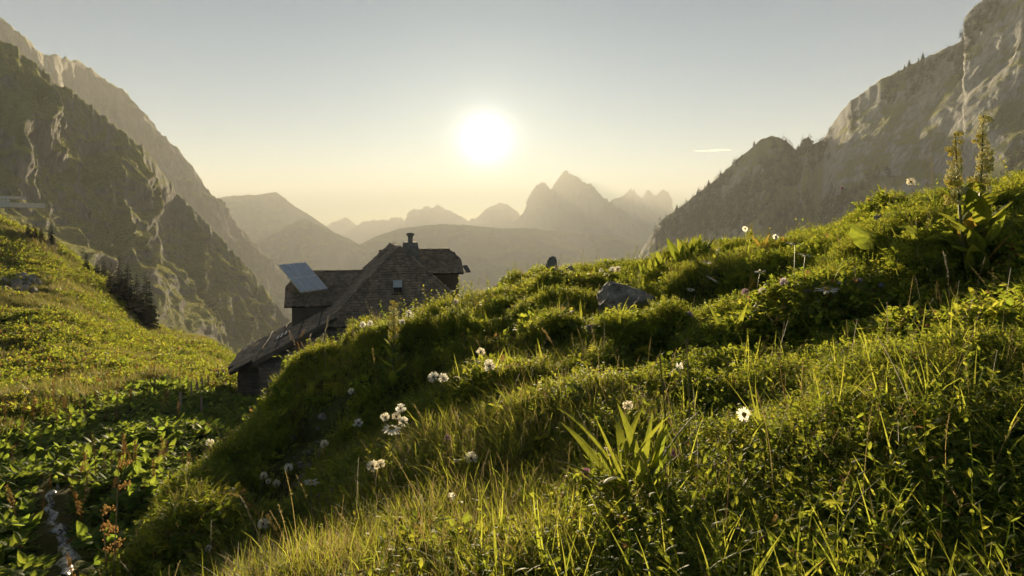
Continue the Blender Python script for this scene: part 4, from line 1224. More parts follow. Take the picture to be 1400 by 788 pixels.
# dry stalks standing above the grass
stalk_p = [stalk(pr.uniform(.22, .42), .1, .012, 26).mesh('stalk', M['grass_dry']) for i in range(7)] + [stalk(pr.uniform(.25, .4), .05, .006, 40, .05).mesh('stalk', M['stem_brown']) for i in range(4)]
x, y = spread(1500, -.62, 1.0, 1.5, 11.0, 1.2)
k = y < mound_limit(x, y) ; x, y = x[k], y[k]
k = rng.random(len(x)) < sstep(-.3, .5, fbm(x / 1.3, y / 1.3, oct=2, seed=63)); x, y = x[k], y[k]
scatter('dry_stalks', 'dry grass stalks with seed heads above the turf', np.stack([x, y, ground_z(x, y)], 1), turf(len(x), .12), rng.uniform(.6, 1.1, len(x)), rng.integers(0, 11, len(x)), stalk_p)
# taller leafy sprigs and broad scalloped leaves breaking up the turf
def sprig(h, n_, ll, wr):
    mb = MB(); az0 = pr.uniform(0, 6.28)
    pts = blade_pts((0, 0, -.02), az0, pr.uniform(1.25, 1.5), h, pr.uniform(-.1, .5), 6)
    mb.tube(pts, [.0022, .002, .0018, .0016, .0014, .0012, .001], 4)
    for i in range(n_):
        q = 6 * (.12 + .88 * i / n_); k0 = min(5, int(q)); b_ = pts[k0].lerp(pts[k0 + 1], q - k0)
        leaf_on(mb, b_, i * 2.4 + pr.uniform(-.4, .4), pr.uniform(.2, 1.0), ll * (1.15 - .6 * i / n_) * pr.uniform(.8, 1.2), ll * wr, pr.uniform(.3, 1.2), 4, .3, 2, 1 if pr.random() < .05 else 0, 'lance', 0, pr.uniform(-.3, .3))
    return mb
def mantle(n_, r):
    mb = MB()
    for i in range(n_):
        az = i * 2.4 + pr.uniform(-.4, .4); h = r * pr.uniform(.8, 2.2)
        s_ = blade_pts((0, 0, -.02), az, pr.uniform(.7, 1.4), h, .3, 3)
        mb.ribbon(s_, [.0016] * 4, (math.cos(az + 1.57), math.sin(az + 1.57), 0))
        c_ = s_[-1]; t1 = Vector((math.cos(az), math.sin(az), pr.uniform(-.4, .3))).normalized(); t2 = t1.cross(UP).normalized(); nn_ = t1.cross(t2)
        k_ = 18; vs_ = [c_]
        for q in range(k_ + 1):
            a_ = -2.6 + 5.2 * q / k_; rr = r * (1 + .12 * math.cos(a_ * 7)) * pr.uniform(.93, 1.05)
            vs_.append(c_ + t1 * rr * math.cos(a_) + t2 * rr * math.sin(a_) + nn_ * r * .12 * math.cos(a_ * 7 + 3.14) + UP * r * .12)
        mb.add(vs_, [(0, q, q + 1) for q in range(1, k_ + 1)])
    return mb
sprig_p = [sprig(pr.uniform(.18, .36), pr.randrange(9, 16), pr.uniform(.04, .075), pr.uniform(.18, .4)).mesh('sprig', HM, True) for i in range(7)] + [mantle(7, r_).mesh('mantle', HM, True) for r_ in (.032, .042, .058, .036)]
x, y = spread(8500, -.6, 1.05, 1.2, 11.0, 1.25)
k = (y < mound_limit(x, y)) & (rng.random(len(x)) < .25 + .75 * sstep(-.35, .2, x / y)); x, y = x[k], y[k]
sm = fbm(x / .9, y / .9, oct=2, seed=67)
idx = np.where(sm > -.25, rng.integers(7, 11, len(x)), rng.integers(0, 7, len(x)))
scatter('leafy_sprigs', 'taller leafy sprigs and scalloped leaves scattered through the turf', np.stack([x, y, ground_z(x, y)], 1), turf(len(x), .18), rng.uniform(.45, .9, len(x)), idx, sprig_p)
# ragged plants along the crest
cr_u = [-.3, -.18, -.1, 0, .16, .3, .4, .5, .6, .75, 1.0]; cr_d = [6.5, 7, 7.5, 9.5, 9.3, 8.2, 8, 7.2, 6.5, 6, 6.2]
NC = 800
u_ = rng.uniform(-.2, 1.0, NC); y = np.interp(u_, cr_u, cr_d) + rng.normal(-.3, .45, NC); x = u_ * y
scatter('crest_plants', 'ragged leafy sprigs breaking the skyline of the mound', np.stack([x, y, ground_z(x, y)], 1), turf(NC, .15), rng.uniform(.6, 1.35, NC), rng.integers(0, 9, NC), sprig_p)
# long arching grass blades among the herbs
long_p = [tuft(9, .14, .34, .0042, .55, 1.5, 6, .03, 1, .12).mesh('long_tuft', GM, True) for i in range(4)]
x, y = spread(1900, -.1, 1.05, 1.2, 10.0, 1.3)
k = y < mound_limit(x, y); x, y = x[k], y[k]
k = rng.random(len(x)) < .15 + .85 * sstep(-.2, .4, fbm(x / .7, y / .7, oct=2, seed=68)); x, y = x[k], y[k]
scatter('long_grass', 'long arching grass blades scattered among the herbs', np.stack([x, y, ground_z(x, y)], 1), turf(len(x), .2), rng.uniform(.55, 1.1, len(x)), rng.integers(0, 4, len(x)), long_p)
# broad dock leaves filling the hollow
dock_m = [M['dock'], M['russet']]
dock_p = [rosette(9, .16, .30, .55, .8).mesh('dock', dock_m, True), rosette(7, .2, .34, .5, .95).mesh('dock', dock_m, True), rosette(11, .12, .24, .6, .7).mesh('dock', dock_m, True),
          rosette(8, .14, .26, .65, .55).mesh('dock', dock_m, True)]
x, y = spread(68000, -1.05, -.2, 4.2, 36.0, .6)
k = y > mound_limit(x, y) + .1; x, y = x[k], y[k]
dm = fbm(x / 2.6, y / 2.6, oct=3, seed=71)
lim = np.interp(x / y, [-1, -.75, -.66, -.59, -.52, -.43, -.3], [17, 19, 22, 25, 30, 40, 40])
k = (rng.random(len(x)) < .35 + .65 * sstep(-.45, .1, dm)) & (y < lim + 3 * fbm(x / 4, y / 4, oct=2, seed=73)); x, y = x[k], y[k]
hx = (x - HF.x) * HH.x + (y - HF.y) * HH.y; hb_ = (x - HF.x) * HR.x + (y - HF.y) * HR.y
k = ~((hx > -3.6) & (hx < 7.7) & (hb_ > -.2) & (hb_ < 9)); x, y = x[k], y[k]
su = np.interp(y, [6.5, 8.2, 9.2, 10.2, 11, 12], [-.655, -.65, -.664, -.675, -.67, -.66])
k = ~((np.abs(x / y - su) < .035) & (y < 11.5)); x, y = x[k], y[k]
idx = rng.integers(0, 4, len(x))
scatter('dock_field', 'broad-leaved docks crowding the hollow below the hut', np.stack([x, y, ground_z(x, y)], 1), turf(len(x), .2), rng.uniform(.32, .8, len(x)), idx, dock_p)
# reddish fruiting stems among the docks
sp_m = []
for i in range(4):
    mb = MB(); h = pr.uniform(.5, .8)
    mb.tube([(0,0,0),(.01,0,h*.5),(0,.01,h)], [.006,.005,.002], 5)
    for q in range(70):
        z = h * pr.uniform(.45, 1.0); a_ = pr.uniform(0, 6.28); rr = .045 * (1.35 - z / h) * pr.random() + .008
        c_ = Vector((rr * math.cos(a_), rr * math.sin(a_), z)); s_ = pr.uniform(.008, .016)
        mb.add([c_ + Vector((s_,0,0)), c_ + Vector((0,s_,s_*.4)), c_ + Vector((-s_,0,.3*s_)), c_ + Vector((0,-s_,-s_))], [(0,1,2,3)])
    sp_m.append(mb.mesh('dock_stem', M['russet']))
x, y = spread(900, -1.0, -.3, 7.0, 30.0, .6)
k = (y > mound_limit(x, y) + .5) & (y < np.interp(x / y, [-1, -.75, -.66, -.59, -.52, -.43], [17, 18, 21, 24, 26, 26])); x, y = x[k], y[k]
k = fbm(x / 2.2, y / 2.2, oct=2, seed=79) > .05; x, y = x[k], y[k]
scatter('dock_stems', 'reddish fruiting dock stems standing in the hollow', np.stack([x, y, ground_z(x, y)], 1), turf(len(x), .1), rng.uniform(.6, 1.1, len(x)), rng.integers(0, 4, len(x)), sp_m)
# short grass of the hollow floor, the meadow and the left slope
SG = [M['slope_grass'], M['grass_dry']]
far_p = [tuft(30, .12, .34, .010, .55, 1.0, 3, .22, 1, .12).mesh('tuft', SG, True), tuft(34, .10, .24, .012, .7, 1.0, 3, .28, 1, .06).mesh('tuft', SG, True),
         tuft(26, .16, .42, .009, .5, 1.3, 3, .2, 1, .35).mesh('tuft', SG, True), herb(30, .07, .13, .22, .3).mesh('tuft', [M['herb'], M['russet']], True)]
x, y = spread(70000, -1.1, -.3, 14.0, 98.0, .75)
lim = np.interp(x / y, [-1, -.75, -.66, -.59, -.52, -.43, -.3], [17, 19, 22, 25, 29, 34, 34]) - 4
oc_ = [on_ground(q_[0], q_[1]) for q_ in ((10, 398), (25, 396), (40, 402))]
k = (y > lim)
for s_ in oc_: k &= (x - s_.x) ** 2 + ((y - s_.y) * .6) ** 2 > 1.3 ** 2
x, y = x[k], y[k]
dm = fbm(x / 5, y / 5, oct=4, seed=81)
k = rng.random(len(x)) < .45 + .55 * sstep(-.5, .1, dm); x, y, dm = x[k], y[k], dm[k]
hx = (x - HF.x) * HH.x + (y - HF.y) * HH.y; hb_ = (x - HF.x) * HR.x + (y - HF.y) * HR.y
k = ~((hx > -3.6) & (hx < 7.7) & (hb_ > -.2) & (hb_ < 9)); x, y, dm = x[k], y[k], dm[k]
idx = np.where(dm > .3, rng.choice([2, 0], len(x)), np.where(dm < -.25, rng.choice([3, 1, 3], len(x)), rng.choice([0, 1, 1, 3], len(x))))
scatter('slope_grass', 'short grass and herbs on the meadow and left slope', np.stack([x, y, ground_z(x, y)], 1), turf(len(x), .25), rng.uniform(.7, 1.3, len(x)) * (.8 + y / 90), idx, far_p)
# grass on the hut side behind the mound
x, y = spread(9000, -.3, 1.0, 8.5, 40.0, .9)
k = y > mound_limit(x, y); x, y = x[k], y[k]
hx = (x - HF.x) * HH.x + (y - HF.y) * HH.y; hb_ = (x - HF.x) * HR.x + (y - HF.y) * HR.y
k = ~((hx > -3.6) & (hx < 7.7) & (hb_ > -.2) & (hb_ < 9)); x, y = x[k], y[k]
scatter('rear_grass', 'grass on the slope between the mound and the hut', np.stack([x, y, ground_z(x, y)], 1), turf(len(x), .25), rng.uniform(.7, 1.2, len(x)), rng.integers(0, 4, len(x)), far_p)
# woods on the right mountain
wood = [conifer_meshes(40 + i, 9, 7, .32)[1] for i in range(3)]
far_m = RP[4:, :, :].reshape(-1, 3)
sx_ = rng.integers(0, len(far_m), 30000)
q = far_m[sx_] + rng.normal(0, 2, (30000, 3)) * np.array([1, 1, 0])
fm = fbm(q[:, 0] / 78, q[:, 1] / 78, q[:, 2] / 78, oct=4, seed=91)
upx = q[:, 0] / q[:, 1] * F_PX + 700
k = (rng.random(len(q)) < sstep(.0, .35, fm - .12 + .35 * sstep(1050, 900, upx) - .25 * sstep(1180, 1300, upx)))
q = q[k]
scatter('mountain_woods', 'dark conifer woods clinging to the right mountain', q - np.array([0, 0, 1.5]), turf(len(q), .03), rng.uniform(8, 15, len(q)) * (q[:, 1] / 900), rng.integers(0, 3, len(q)), wood)

# coarse grass on the gentler slopes of the left mountain
Lq = LP[8:, :, :]
nx_ = np.cross(np.gradient(Lq, axis=1), np.gradient(Lq, axis=0)); nx_ /= np.linalg.norm(nx_, axis=-1, keepdims=True) + 1e-9
nzz = np.abs(nx_[..., 2]).reshape(-1); Lf = Lq.reshape(-1, 3)
upx = Lf[:, 0] / Lf[:, 1] * F_PX + 700
wgt = sstep(.5, .75, nzz + .12 * fbm(Lf[:, 0] / 25, Lf[:, 1] / 25, Lf[:, 2] / 25, oct=3, seed=95)) * (upx > -60) * (upx < 470) * Lf[:, 1] ** 1.2
cdf = np.cumsum(wgt); sx_ = np.searchsorted(cdf, rng.random(40000) * cdf[-1])
sx_ = np.minimum(sx_, len(Lf) - 1)
jx = rng.normal(0, 1, len(sx_))[:, None]
nb_ = np.minimum(sx_ + 1, len(Lf) - 1)
q = Lf[sx_] + (Lf[nb_] - Lf[sx_]) * np.clip(rng.random((len(sx_), 1)), 0, 1) * (np.linalg.norm(Lf[nb_] - Lf[sx_], axis=1, keepdims=True) < 20)
scatter('mountain_grass', 'coarse grass on the gentler slopes of the left mountain', q, turf(len(q), .2), rng.uniform(1.6, 3.2, len(q)) * (q[:, 1] / 350) ** .5, rng.integers(0, 3, len(q)), far_p)
# ------------------------------------------------------------------ single plants and flowers
pf = random.Random(99)
# shared flower meshes (unit: metres at natural size)
def daisy_meshes(seed, npet=22, r0=.007, r1=.026, cup=0.1):
    r_ = random.Random(seed)
    pe = MB()
    for k in range(npet):
        az = 6.283 * k / npet + r_.uniform(-.08, .08)
        leaf_on(pe, (r0 * .8 * math.cos(az), r0 * .8 * math.sin(az), 0), az, cup + r_.uniform(-.15, .15), (r1 - r0) * r_.uniform(.85, 1.1), .0055, r_.uniform(.0, .6), 4, .1, 2, 0, 'petal')
    di = MB()
    rings = [(0.0075, -.003), (0.0078, .001), (.0055, .0038), (.002, .005)]
    di.tube([(0, 0, z) for _, z in rings], [r for r, _ in rings], 10)
    return pe.mesh('petals', M['petal'], True), di.mesh('disc', M['disc'], True)
def fluff_meshes(seed, n_=120, r=.021):
    r_ = random.Random(seed)
    fl = MB()
    for k in range(n_):
        z = r_.uniform(-.75, 1); a = r_.uniform(0, 6.283); q = math.sqrt(max(0, 1 - z * z))
        d_ = Vector((q * math.cos(a), q * math.sin(a), z)); sd = d_.orthogonal().normalized()
        sd.rotate(Matrix.Rotation(r_.uniform(0, 6.28), 3, d_))
        L = r * r_.uniform(.75, 1.08)
        fl.add([d_ * r * .25 + sd * .0004, d_ * L + sd * .0016, d_ * L * 1.03 - sd * .0016, d_ * r * .25 - sd * .0004], [(0, 1, 2, 3)])
        for w in (-1, 1):
            t2 = d_ * L * .98 + sd * .004 * w
            fl.add([d_ * L * .8, t2, d_ * L * .9], [(0, 1, 2)])
    co = MB(); co.tube([(0,0,-.008),(0,0,-.006),(0,0,0),(0,0,.005),(0,0,.0065)], [.002,.0055,.0065,.004,.001], 8)
    return fl.mesh('fluff', M['fluff'], True), co.mesh('core', M['seed_core'], True)
def clover_mesh(seed, mat, r=.011, n_=70):
    r_ = random.Random(seed)
    mb = MB()
    for k in range(n_):
        z = r_.uniform(-.5, 1); a = r_.uniform(0, 6.283); q = math.sqrt(max(0, 1 - z * z))
        d_ = Vector((q * math.cos(a), q * math.sin(a), z * 1.1)); sd = d_.orthogonal().normalized()
        mb.add([d_ * r * .3 - sd * .001, d_ * r * .3 + sd * .001, d_ * r + sd * .0016 + UP * .002, d_ * r * 1.1 - sd * .001 + UP * .003], [(0, 1, 2, 3)])
    return mb.mesh('flower_head', mat)
DAISY = [daisy_meshes(i, 20 + i, cup=c_) for i, c_ in enumerate((.05, .25, -.1))]
FLUFF = [fluff_meshes(i) for i in range(4)]
CLOV = [clover_mesh(i, M['clover']) for i in range(2)]
VIOL = [clover_mesh(5 + i, M['violet'], .010, 24) for i in range(2)]
BRWN = [clover_mesh(8 + i, M['stem_brown'], .007, 40) for i in range(2)]
WHTS = [clover_mesh(12 + i, M['petal'], .008, 26) for i in range(2)]
def flower(kind, hx, hy, by, lab, group, name, dx=0, d=None, size=1.0, head_px=None, face=None):
    """a flower whose stem foot is seen at (hx+dx, by) and whose head at (hx, hy)"""
    b_ = on_ground(hx + dx, by) if d is None else Vector(((hx + dx - 700) / F_PX * d, d, gz((hx + dx - 700) / F_PX * d, d)))
    if d is None and b_.y > 11.5:
        b_ = Vector(((hx + dx - 700) / F_PX * 9, 9, gz((hx + dx - 700) / F_PX * 9, 9)))
    hd = at(hx, hy, b_.y) + Vector((0, pf.uniform(-.03, .03), 0))
    if hd.z < b_.z + .04: hd.z = b_.z + .04
    o = empty(name, b_)
    rel = hd - b_
    mid = rel * .5 + Vector((pf.uniform(-.02, .02), pf.uniform(-.02, .02), rel.z * .06))
    st_ = MB(); st_.tube([Vector((0, 0, -.02)), mid * .5 + Vector((0,0,rel.z*.02)), mid, rel], [.0022, .002, .0018, .0016], 5)
    st_.build('stem', M['stem'] if kind in ('daisy', 'white') else M['stem_brown'], o, True)
    s_ = size if head_px is None else head_px / F_PX * b_.y / (.052 if kind == 'daisy' else .042 if kind == 'fluff' else .022)
    rt = face or (pf.uniform(-.35, .35), pf.uniform(-.35, .35), pf.uniform(0, 6))
    if kind == 'daisy':
        a, c_ = DAISY[pf.randrange(3)]
        h_ = inst('flower_head', a, o, rel, rt, s_); inst('disc', c_, h_)
    elif kind == 'fluff':
        a, c_ = FLUFF[pf.randrange(4)]
        h_ = inst('seed_head', a, o, rel, rt, s_); inst('core', c_, h_)
    else:
        me = {'clover': CLOV, 'violet': VIOL, 'brown': BRWN, 'white': WHTS}[kind][pf.randrange(2)]
        inst('flower_head', me, o, rel, rt, s_)
    return tag(o, lab, 'flower', group)
GD = 'white daisies on the mound'
for hx, hy, by, w, lab, face in (
    (1015, 565, 612, 22, 'upright white daisy on a bare green stem in the shady herbs', (1.1, .1, 0)),
    (536, 585, 690, 30, 'large white daisy seen edge-on above the grassy mound flank', (.12, .1, 0)),
    (426, 660, 725, 24, 'flat white daisy on a tall stem beside brown bud stems', (-.05, .1, 0)),
    (419, 747, 785, 30, 'low wide white daisy in the sunlit grass edge', (.15, .05, 0)),
    (1130, 396, 440, 36, 'large white daisy spread flat beside small violet flowers', (.1, -.1, 0)),
    (1086, 333, 440, 26, 'tall white daisy before the dark earth bank', (.02, .1, 0)),
    (1103, 349, 400, 22, 'white daisy a hand below the tall daisy at the earth bank', (.1, .15, 0)),
    (967, 358, 410, 15, 'small white daisy over the brown rock bank', (.2, 0, 0)),
    (975, 381, 430, 22, 'tilted white daisy with slanting stem by the rock bank', (.1, .5, 0)),
    (1037, 372, 420, 18, 'white daisy beside the red-edged ribbed leaf', (.1, -.2, 0)),
    (944, 396, 430, 12, 'small low white daisy at the foot of the rock bank', (.3, 0, 0)),
    (604, 405, 428, 7, 'small flat white daisy against the shingled hip roof', (.1, 0, 0)),
    (1060, 324, 345, 9, 'small white daisy facing out on the crest among reddish leaves', (1.2, 0, 0)),
    (1019, 313, 340, 9, 'round white daisy on the crest beside the small leafy spire', (1.3, 0, 0))):
    flower('daisy', hx, hy, by, lab, GD, 'daisy', head_px=w, face=face, dx=pf.uniform(-4, 4))
GF = 'fluffy seed heads on the mound'
for hx, hy, by, w, lab in (
    (669, 501, 560, 17, 'largest fluffy seed head standing alone on the sunlit mound side'),
    (592, 517, 575, 15, 'left one of two touching fluffy seed heads in the grass'),
    (607, 516, 575, 14, 'right one of two touching fluffy seed heads in the grass'),
    (657, 482, 540, 12, 'narrow fluffy seed head just above the lone large one'),
    (547, 560, 640, 14, 'fluffy seed head topmost in the cluster round the edge-on daisy'),
    (542, 569, 645, 12, 'small fluffy seed head inside the cluster round the edge-on daisy'),
    (550, 578, 650, 14, 'fluffy seed head touching the petals of the edge-on daisy'),
    (526, 572, 640, 13, 'fluffy seed head at the side of the cluster round the edge-on daisy'),
    (490, 578, 640, 13, 'fluffy seed head over the dark hollow beside the daisy cluster'),
    (444, 606, 650, 12, 'fluffy seed head over the grey scree stones'),
    (480, 535, 590, 9, 'tiny fluffy seed head above the pale grass spikes'),
    (510, 636, 710, 16, 'brownish fluffy seed head, the darker of a close pair'),
    (522, 632, 706, 14, 'brownish fluffy seed head, the paler of a close pair'),
    (394, 640, 690, 12, 'fluffy seed head below the scree stones'),
    (362, 649, 700, 11, 'fluffy seed head, upper of the three on the shady flank'),
    (376, 663, 710, 11, 'fluffy seed head, widest of the three on the shady flank'),
    (365, 660, 708, 8, 'fluffy seed head, smallest of the three on the shady flank'),
    (357, 720, 770, 16, 'fluffy seed head among arching grass stalks'),
    (285, 750, 790, 10, 'small fluffy seed head at the mound foot by the hollow'),
    (288, 605, 640, 12, 'fluffy seed head on the sunlit rim of the mound'),
    (259, 636, 665, 9, 'small fluffy seed head low on the sunlit rim of the mound'),
    (496, 444, 475, 9, 'left of the two white fluffy heads before the hip roof'),
    (507, 442, 475, 9, 'right of the two white fluffy heads before the hip roof'),
    (550, 440, 462, 9, 'white fluffy head close by the tall leafy spire'),
    (559, 429, 458, 10, 'taller white fluffy head right of the leafy spire'),
    (623, 413, 432, 10, 'white fluffy head before the right end of the roof'),
    (837, 369, 388, 9, 'fluffy seed head, left of a pair on the crest above the boulder'),
    (845, 368, 388, 9, 'fluffy seed head, right of a pair on the crest above the boulder'),
    (822, 370, 390, 7, 'small fluffy seed head on the crest nearer the dark stones'),
    (1243, 249, 290, 12, 'brown-centred fluffy head above the overhanging turf'),
    (858, 554, 620, 14, 'fluffy white head behind the large lance-leaved plant'),
    (645, 623, 670, 18, 'wispy fluffy head low in the bright grass')):
    flower('fluff', hx, hy, by, lab, GF, 'seed_head_flower', head_px=w, dx=pf.uniform(-5, 5))
for hx, hy, by, w, lab in (
    (802, 655, 700, 18, 'pinkish clover head at the edge of the large lance-leaved plant'),
    (829, 621, 680, 13, 'purple clover head among the leaves of the lance-leaved plant'),
    (922, 623, 670, 14, 'purple clover head behind the lance-leaved plant near the tall spike'),
    (1018, 401, 440, 10, 'dark clover head below the red-edged ribbed leaf'),
    (1042, 400, 440, 10, 'purple clover head beside the red-edged ribbed leaf'),
    (1070, 387, 430, 11, 'round clover head in front of the tall daisy'),
    (943, 433, 460, 10, 'dull clover head in the turf below the rock bank'),
    (612, 598, 640, 8, 'single purple clover head in the grassy dip'),
    (1149, 259, 330, 6, 'pink button flower on a long thin stem against the mountain')):
    flower('clover', hx, hy, by, lab, 'clover heads', 'clover', head_px=w, dx=pf.uniform(-4, 4))
for hx, hy, by in ((1177, 385, 415), (1142, 405, 430), (1192, 401, 425), (1102, 399, 425), (1205, 392, 418), (1150, 388, 415), (1120, 412, 435)):
    flower('violet', hx, hy, by, 'small violet flower in the sunlit turf round the large flat daisy', 'small violet flowers', 'violet_flower', head_px=8)
for hx, hy, by in ((453, 672, 730), (446, 686, 735), (436, 678, 735), (451, 692, 740)):
    flower('brown', hx, hy, by, 'thin stem with a brown bud beside the flat daisy', 'brown bud stems', 'bud_stem', head_px=8)
for hx, hy, by, lab in ((810, 601, 670, 'reddish brown withered head behind the lance-leaved plant'), (975, 636, 680, 'withered brown head right of the lance-leaved plant'), (616, 683, 720, 'small white flower low in the bright grass'), (930, 504, 560, 'drooping white flower beside the tall plantain spikes')):
    flower('white' if 'white' in lab else 'brown', hx, hy, by, lab, None, 'small_flower', head_px=14)

# leafy plants
def leaf_child(o, base, az, elev, L, W, curl, mat, segs=8, na=8, ribs=.06, fold=.35, shape='lance', twist=0.0, name='leaf'):
    mb = MB(); leaf_on(mb, base, az, elev, L, W, curl, segs, fold, na, 0, shape, ribs, twist)
    return mb.build(name, mat, o, True)
M['ribbed'] = leaf_mat('ribbed_leaf', [(0.06, 0.085, 0.016), (0.075, 0.10, 0.02)], [(0.36, 0.44, 0.05), (0.50, 0.52, 0.06)], .42, .6, .15, 18.0)
M['ribbed_yellow'] = leaf_mat('yellowing_leaf', [(0.22, 0.17, 0.03), (0.28, 0.20, 0.04)], [(0.70, 0.52, 0.08), (0.62, 0.42, 0.08)], .42, .6, .15, 18.0)
def clump(px, py, hpx, n_, lab, group=None, d=None, wr=.28, up=(1.0, 1.5), mat='ribbed', yellow=0.0, name='leafy_plant', curl=(.1, .7), shape='lance', na=6, seed=0, jit=.02):
    r_ = random.Random(seed + int(px * 7 + py))
    b_ = on_ground(px, py) if d is None else Vector(((px - 700) / F_PX * d, d, gz((px - 700) / F_PX * d, d)))
    H = hpx / F_PX * b_.y
    o = empty(name, b_)
    for i in range(n_):
        az = i * 2.399 + r_.uniform(-.4, .4)
        L = H * r_.uniform(.45, 1.08)
        leaf_child(o, (r_.uniform(-jit, jit), r_.uniform(-jit, jit), -.01), az, r_.uniform(*up), L, L * wr * r_.uniform(.8, 1.2), r_.uniform(*curl), M['ribbed_yellow'] if r_.random() < yellow else M[mat], 7, na, .05, r_.uniform(.2, .5), shape, r_.uniform(-.25, .25))
    return tag(o, lab, 'plant', group)
# the large lance-leaved plant in front with its two spikes
fore = clump(868, 690, 158, 26, 'large plant of long upright lance leaves glowing in the sun', wr=.085, up=(.7, 1.52), curl=(.0, 1.3), seed=4, jit=.06, name='lance_leaved_plant')
for (x0, y0, x1, y1) in ((942, 640, 938, 462), (912, 640, 902, 486)):
    b_ = on_ground(x0, y0); t_ = at(x1, y1, b_.y)
    o = empty('plantain_spike', b_)
    rel = t_ - b_
    mb = MB(); mb.tube([(0, 0, -.02), rel * .5 + Vector((.006, 0, 0)), rel], [.0028, .0025, .002], 6); mb.build('stem', M['stem'], o, True)
    mb = MB()
    for k in range(230):
        q = .35 + .65 * pf.random(); a = pf.uniform(0, 6.28); c_ = rel * q + Vector((.006 * (1 - abs(q - .5) * 2), 0, 0))
        d_ = Vector((math.cos(a), math.sin(a), .5)).normalized(); sd = d_.cross(UP).normalized()
        mb.add([c_ + sd * .0016, c_ - sd * .0016, c_ + d_ * .007], [(0, 1, 2)])
    mb.build('seed_spike', M['grass_dry'], o)
    tag(o, 'taller greenish seed spike behind the lance-leaved plant' if x0 == 942 else 'shorter greenish seed spike rising out of the lance-leaved plant', 'plant', 'seed spikes')
clump(1005, 470, 75, 9, 'spiky rosette of long pointed leaves below the red-edged leaf', wr=.16, up=(.6, 1.4), curl=(0, .5), seed=2)
clump(1022, 412, 46, 3, 'yellow ribbed leaf edged in red standing upright in the turf', wr=.42, up=(1.3, 1.55), curl=(0, .2), mat='ribbed_yellow', seed=3, na=8)
clump(1118, 318, 36, 6, 'young bright leafy shoot on the crest', d=7.0, wr=.3, up=(1.1, 1.5), seed=5)
clump(1160, 332, 16, 5, 'small yellow-green leaf tuft on the crest slope', wr=.5, up=(.3, 1.0), seed=6)
for i, (px, h_, lab) in enumerate(((885, 24, 'dark leafy rosette on the crest nearest the boulder'), (905, 30, 'leafy rosette with broad dark leaves in the middle of the crest'), (936, 42, 'tall leafy shoot on the crest with a green spire'), (955, 34, 'broad dark leafy plant on the crest beside the tall shoot'), (968, 26, 'low dark leafy plant on the crest before the far towers'), (806, 26, 'leafy plant on the crest beside the dark stones'), (790, 22, 'low bright leafy plant leaning on the dark stones'))):
    clump(px, 0, h_ * 1.25, 13, lab, 'leafy plants on the crest', d=8.2 if px > 860 else 9.1, wr=.27, up=(.5, 1.5), seed=20 + i, jit=.06)
clump(697, 396, 30, 3, 'single broad pale leaf on the crest left of the stones', d=8.6, wr=.5, up=(.9, 1.4), seed=31)
clump(715, 384, 18, 6, 'small leafy plant at the left end of the crest', d=9.1, wr=.35, up=(.7, 1.4), seed=32)
clump(1043, 335, 32, 6, 'reddish orange leaf tuft on the crest', d=7.6, wr=.32, up=(.7, 1.4), mat='ribbed_yellow', seed=33)
clump(1070, 337, 24, 4, 'upright yellow leaf on the crest by the small daisy', d=7.5, wr=.4, up=(1.0, 1.5), mat='ribbed_yellow', seed=34)
clump(1140, 520, 50, 5, 'sprig of narrow leaves in the shaded herbs', wr=.2, up=(.7, 1.4), seed=35)
clump(1390, 640, 60, 7, 'dark broad-leaved plant in the shaded herbs', wr=.5, up=(.3, 1.0), seed=36)
clump(1345, 700, 60, 8, 'tuft of long narrow leaves low in the shaded herbs', wr=.1, up=(.6, 1.3), curl=(.2, 1.0), seed=37)
clump(800, 700, 60, 7, 'broad upright leaves in front of the lance-leaved plant', wr=.3, up=(.8, 1.4), seed=38)
clump(575, 730, 70, 4, 'tall grass-like leaves in the bright grass', wr=.12, up=(1.1, 1.5), seed=39)
clump(720, 585, 44, 7, 'jagged bright leaves under the big round leaf', wr=.4, up=(.3, 1.0), seed=40)

# large round leaves
def round_leaf(px, py, wpx, lab, tilt, d=None):
    b_ = on_ground(px, py) if d is None else Vector(((px - 700) / F_PX * d, d, gz((px - 700) / F_PX * d, d)))
    r = wpx / F_PX * b_.y * .5
    o = empty('round_leaf_plant', b_)
    h = r * 1.1
    mb = MB(); mb.tube([(0, 0, -.02), (0, .01, h * .5), (0, 0, h)], [.005, .0045, .004], 6); mb.build('stalk', M['stem'], o, True)
    mb = MB(); n_ = 48; rings = 7
    vs_ = [Vector((0, 0, 0))]
    for q in range(1, rings + 1):
        for k in range(n_):
            a = 6.283 * k / n_
            s_ = q / rings
            rad = r * s_ * (1 + (.07 * math.sin(a * 13) + .05 * math.sin(a * 5 + 1)) * s_ ** 2)
            if abs(((a + 1.57) % 6.283) - 0) < .28 or abs(((a + 1.57) % 6.283) - 6.283) < .28: rad *= .5
            vs_.append(Vector((rad * math.cos(a), rad * math.sin(a), r * (.16 * s_ ** 2 * math.sin(a * 3 + .5) + .035 * s_ * math.cos(a * 9) - .12 * s_ ** 2))))
    fs_ = [(0, 1 + k, 1 + (k + 1) % n_) for k in range(n_)]
    for q in range(rings - 1):
        for k in range(n_): fs_.append((1 + q*n_ + k, 1 + (q+1)*n_ + k, 1 + (q+1)*n_ + (k+1) % n_, 1 + q*n_ + (k+1) % n_))
    mb.add(vs_, fs_)
    lf = mb.build('leaf', M['ribbed'], o, True); lf.location = (0, 0, h); lf.rotation_euler = tilt
    return tag(o, lab, 'plant', 'large round leaves')
round_leaf(1190, 362, 62, 'big bright round leaf lit from behind on the upper turf', (.75, .25, .3))
round_leaf(1252, 345, 44, 'round leaf half hidden at the foot of the tall gentian', (.7, -.2, 1.0))
round_leaf(800, 566, 52, 'wide crumpled round leaf in the bright dip behind the lance-leaved plant', (.28, .12, .2))
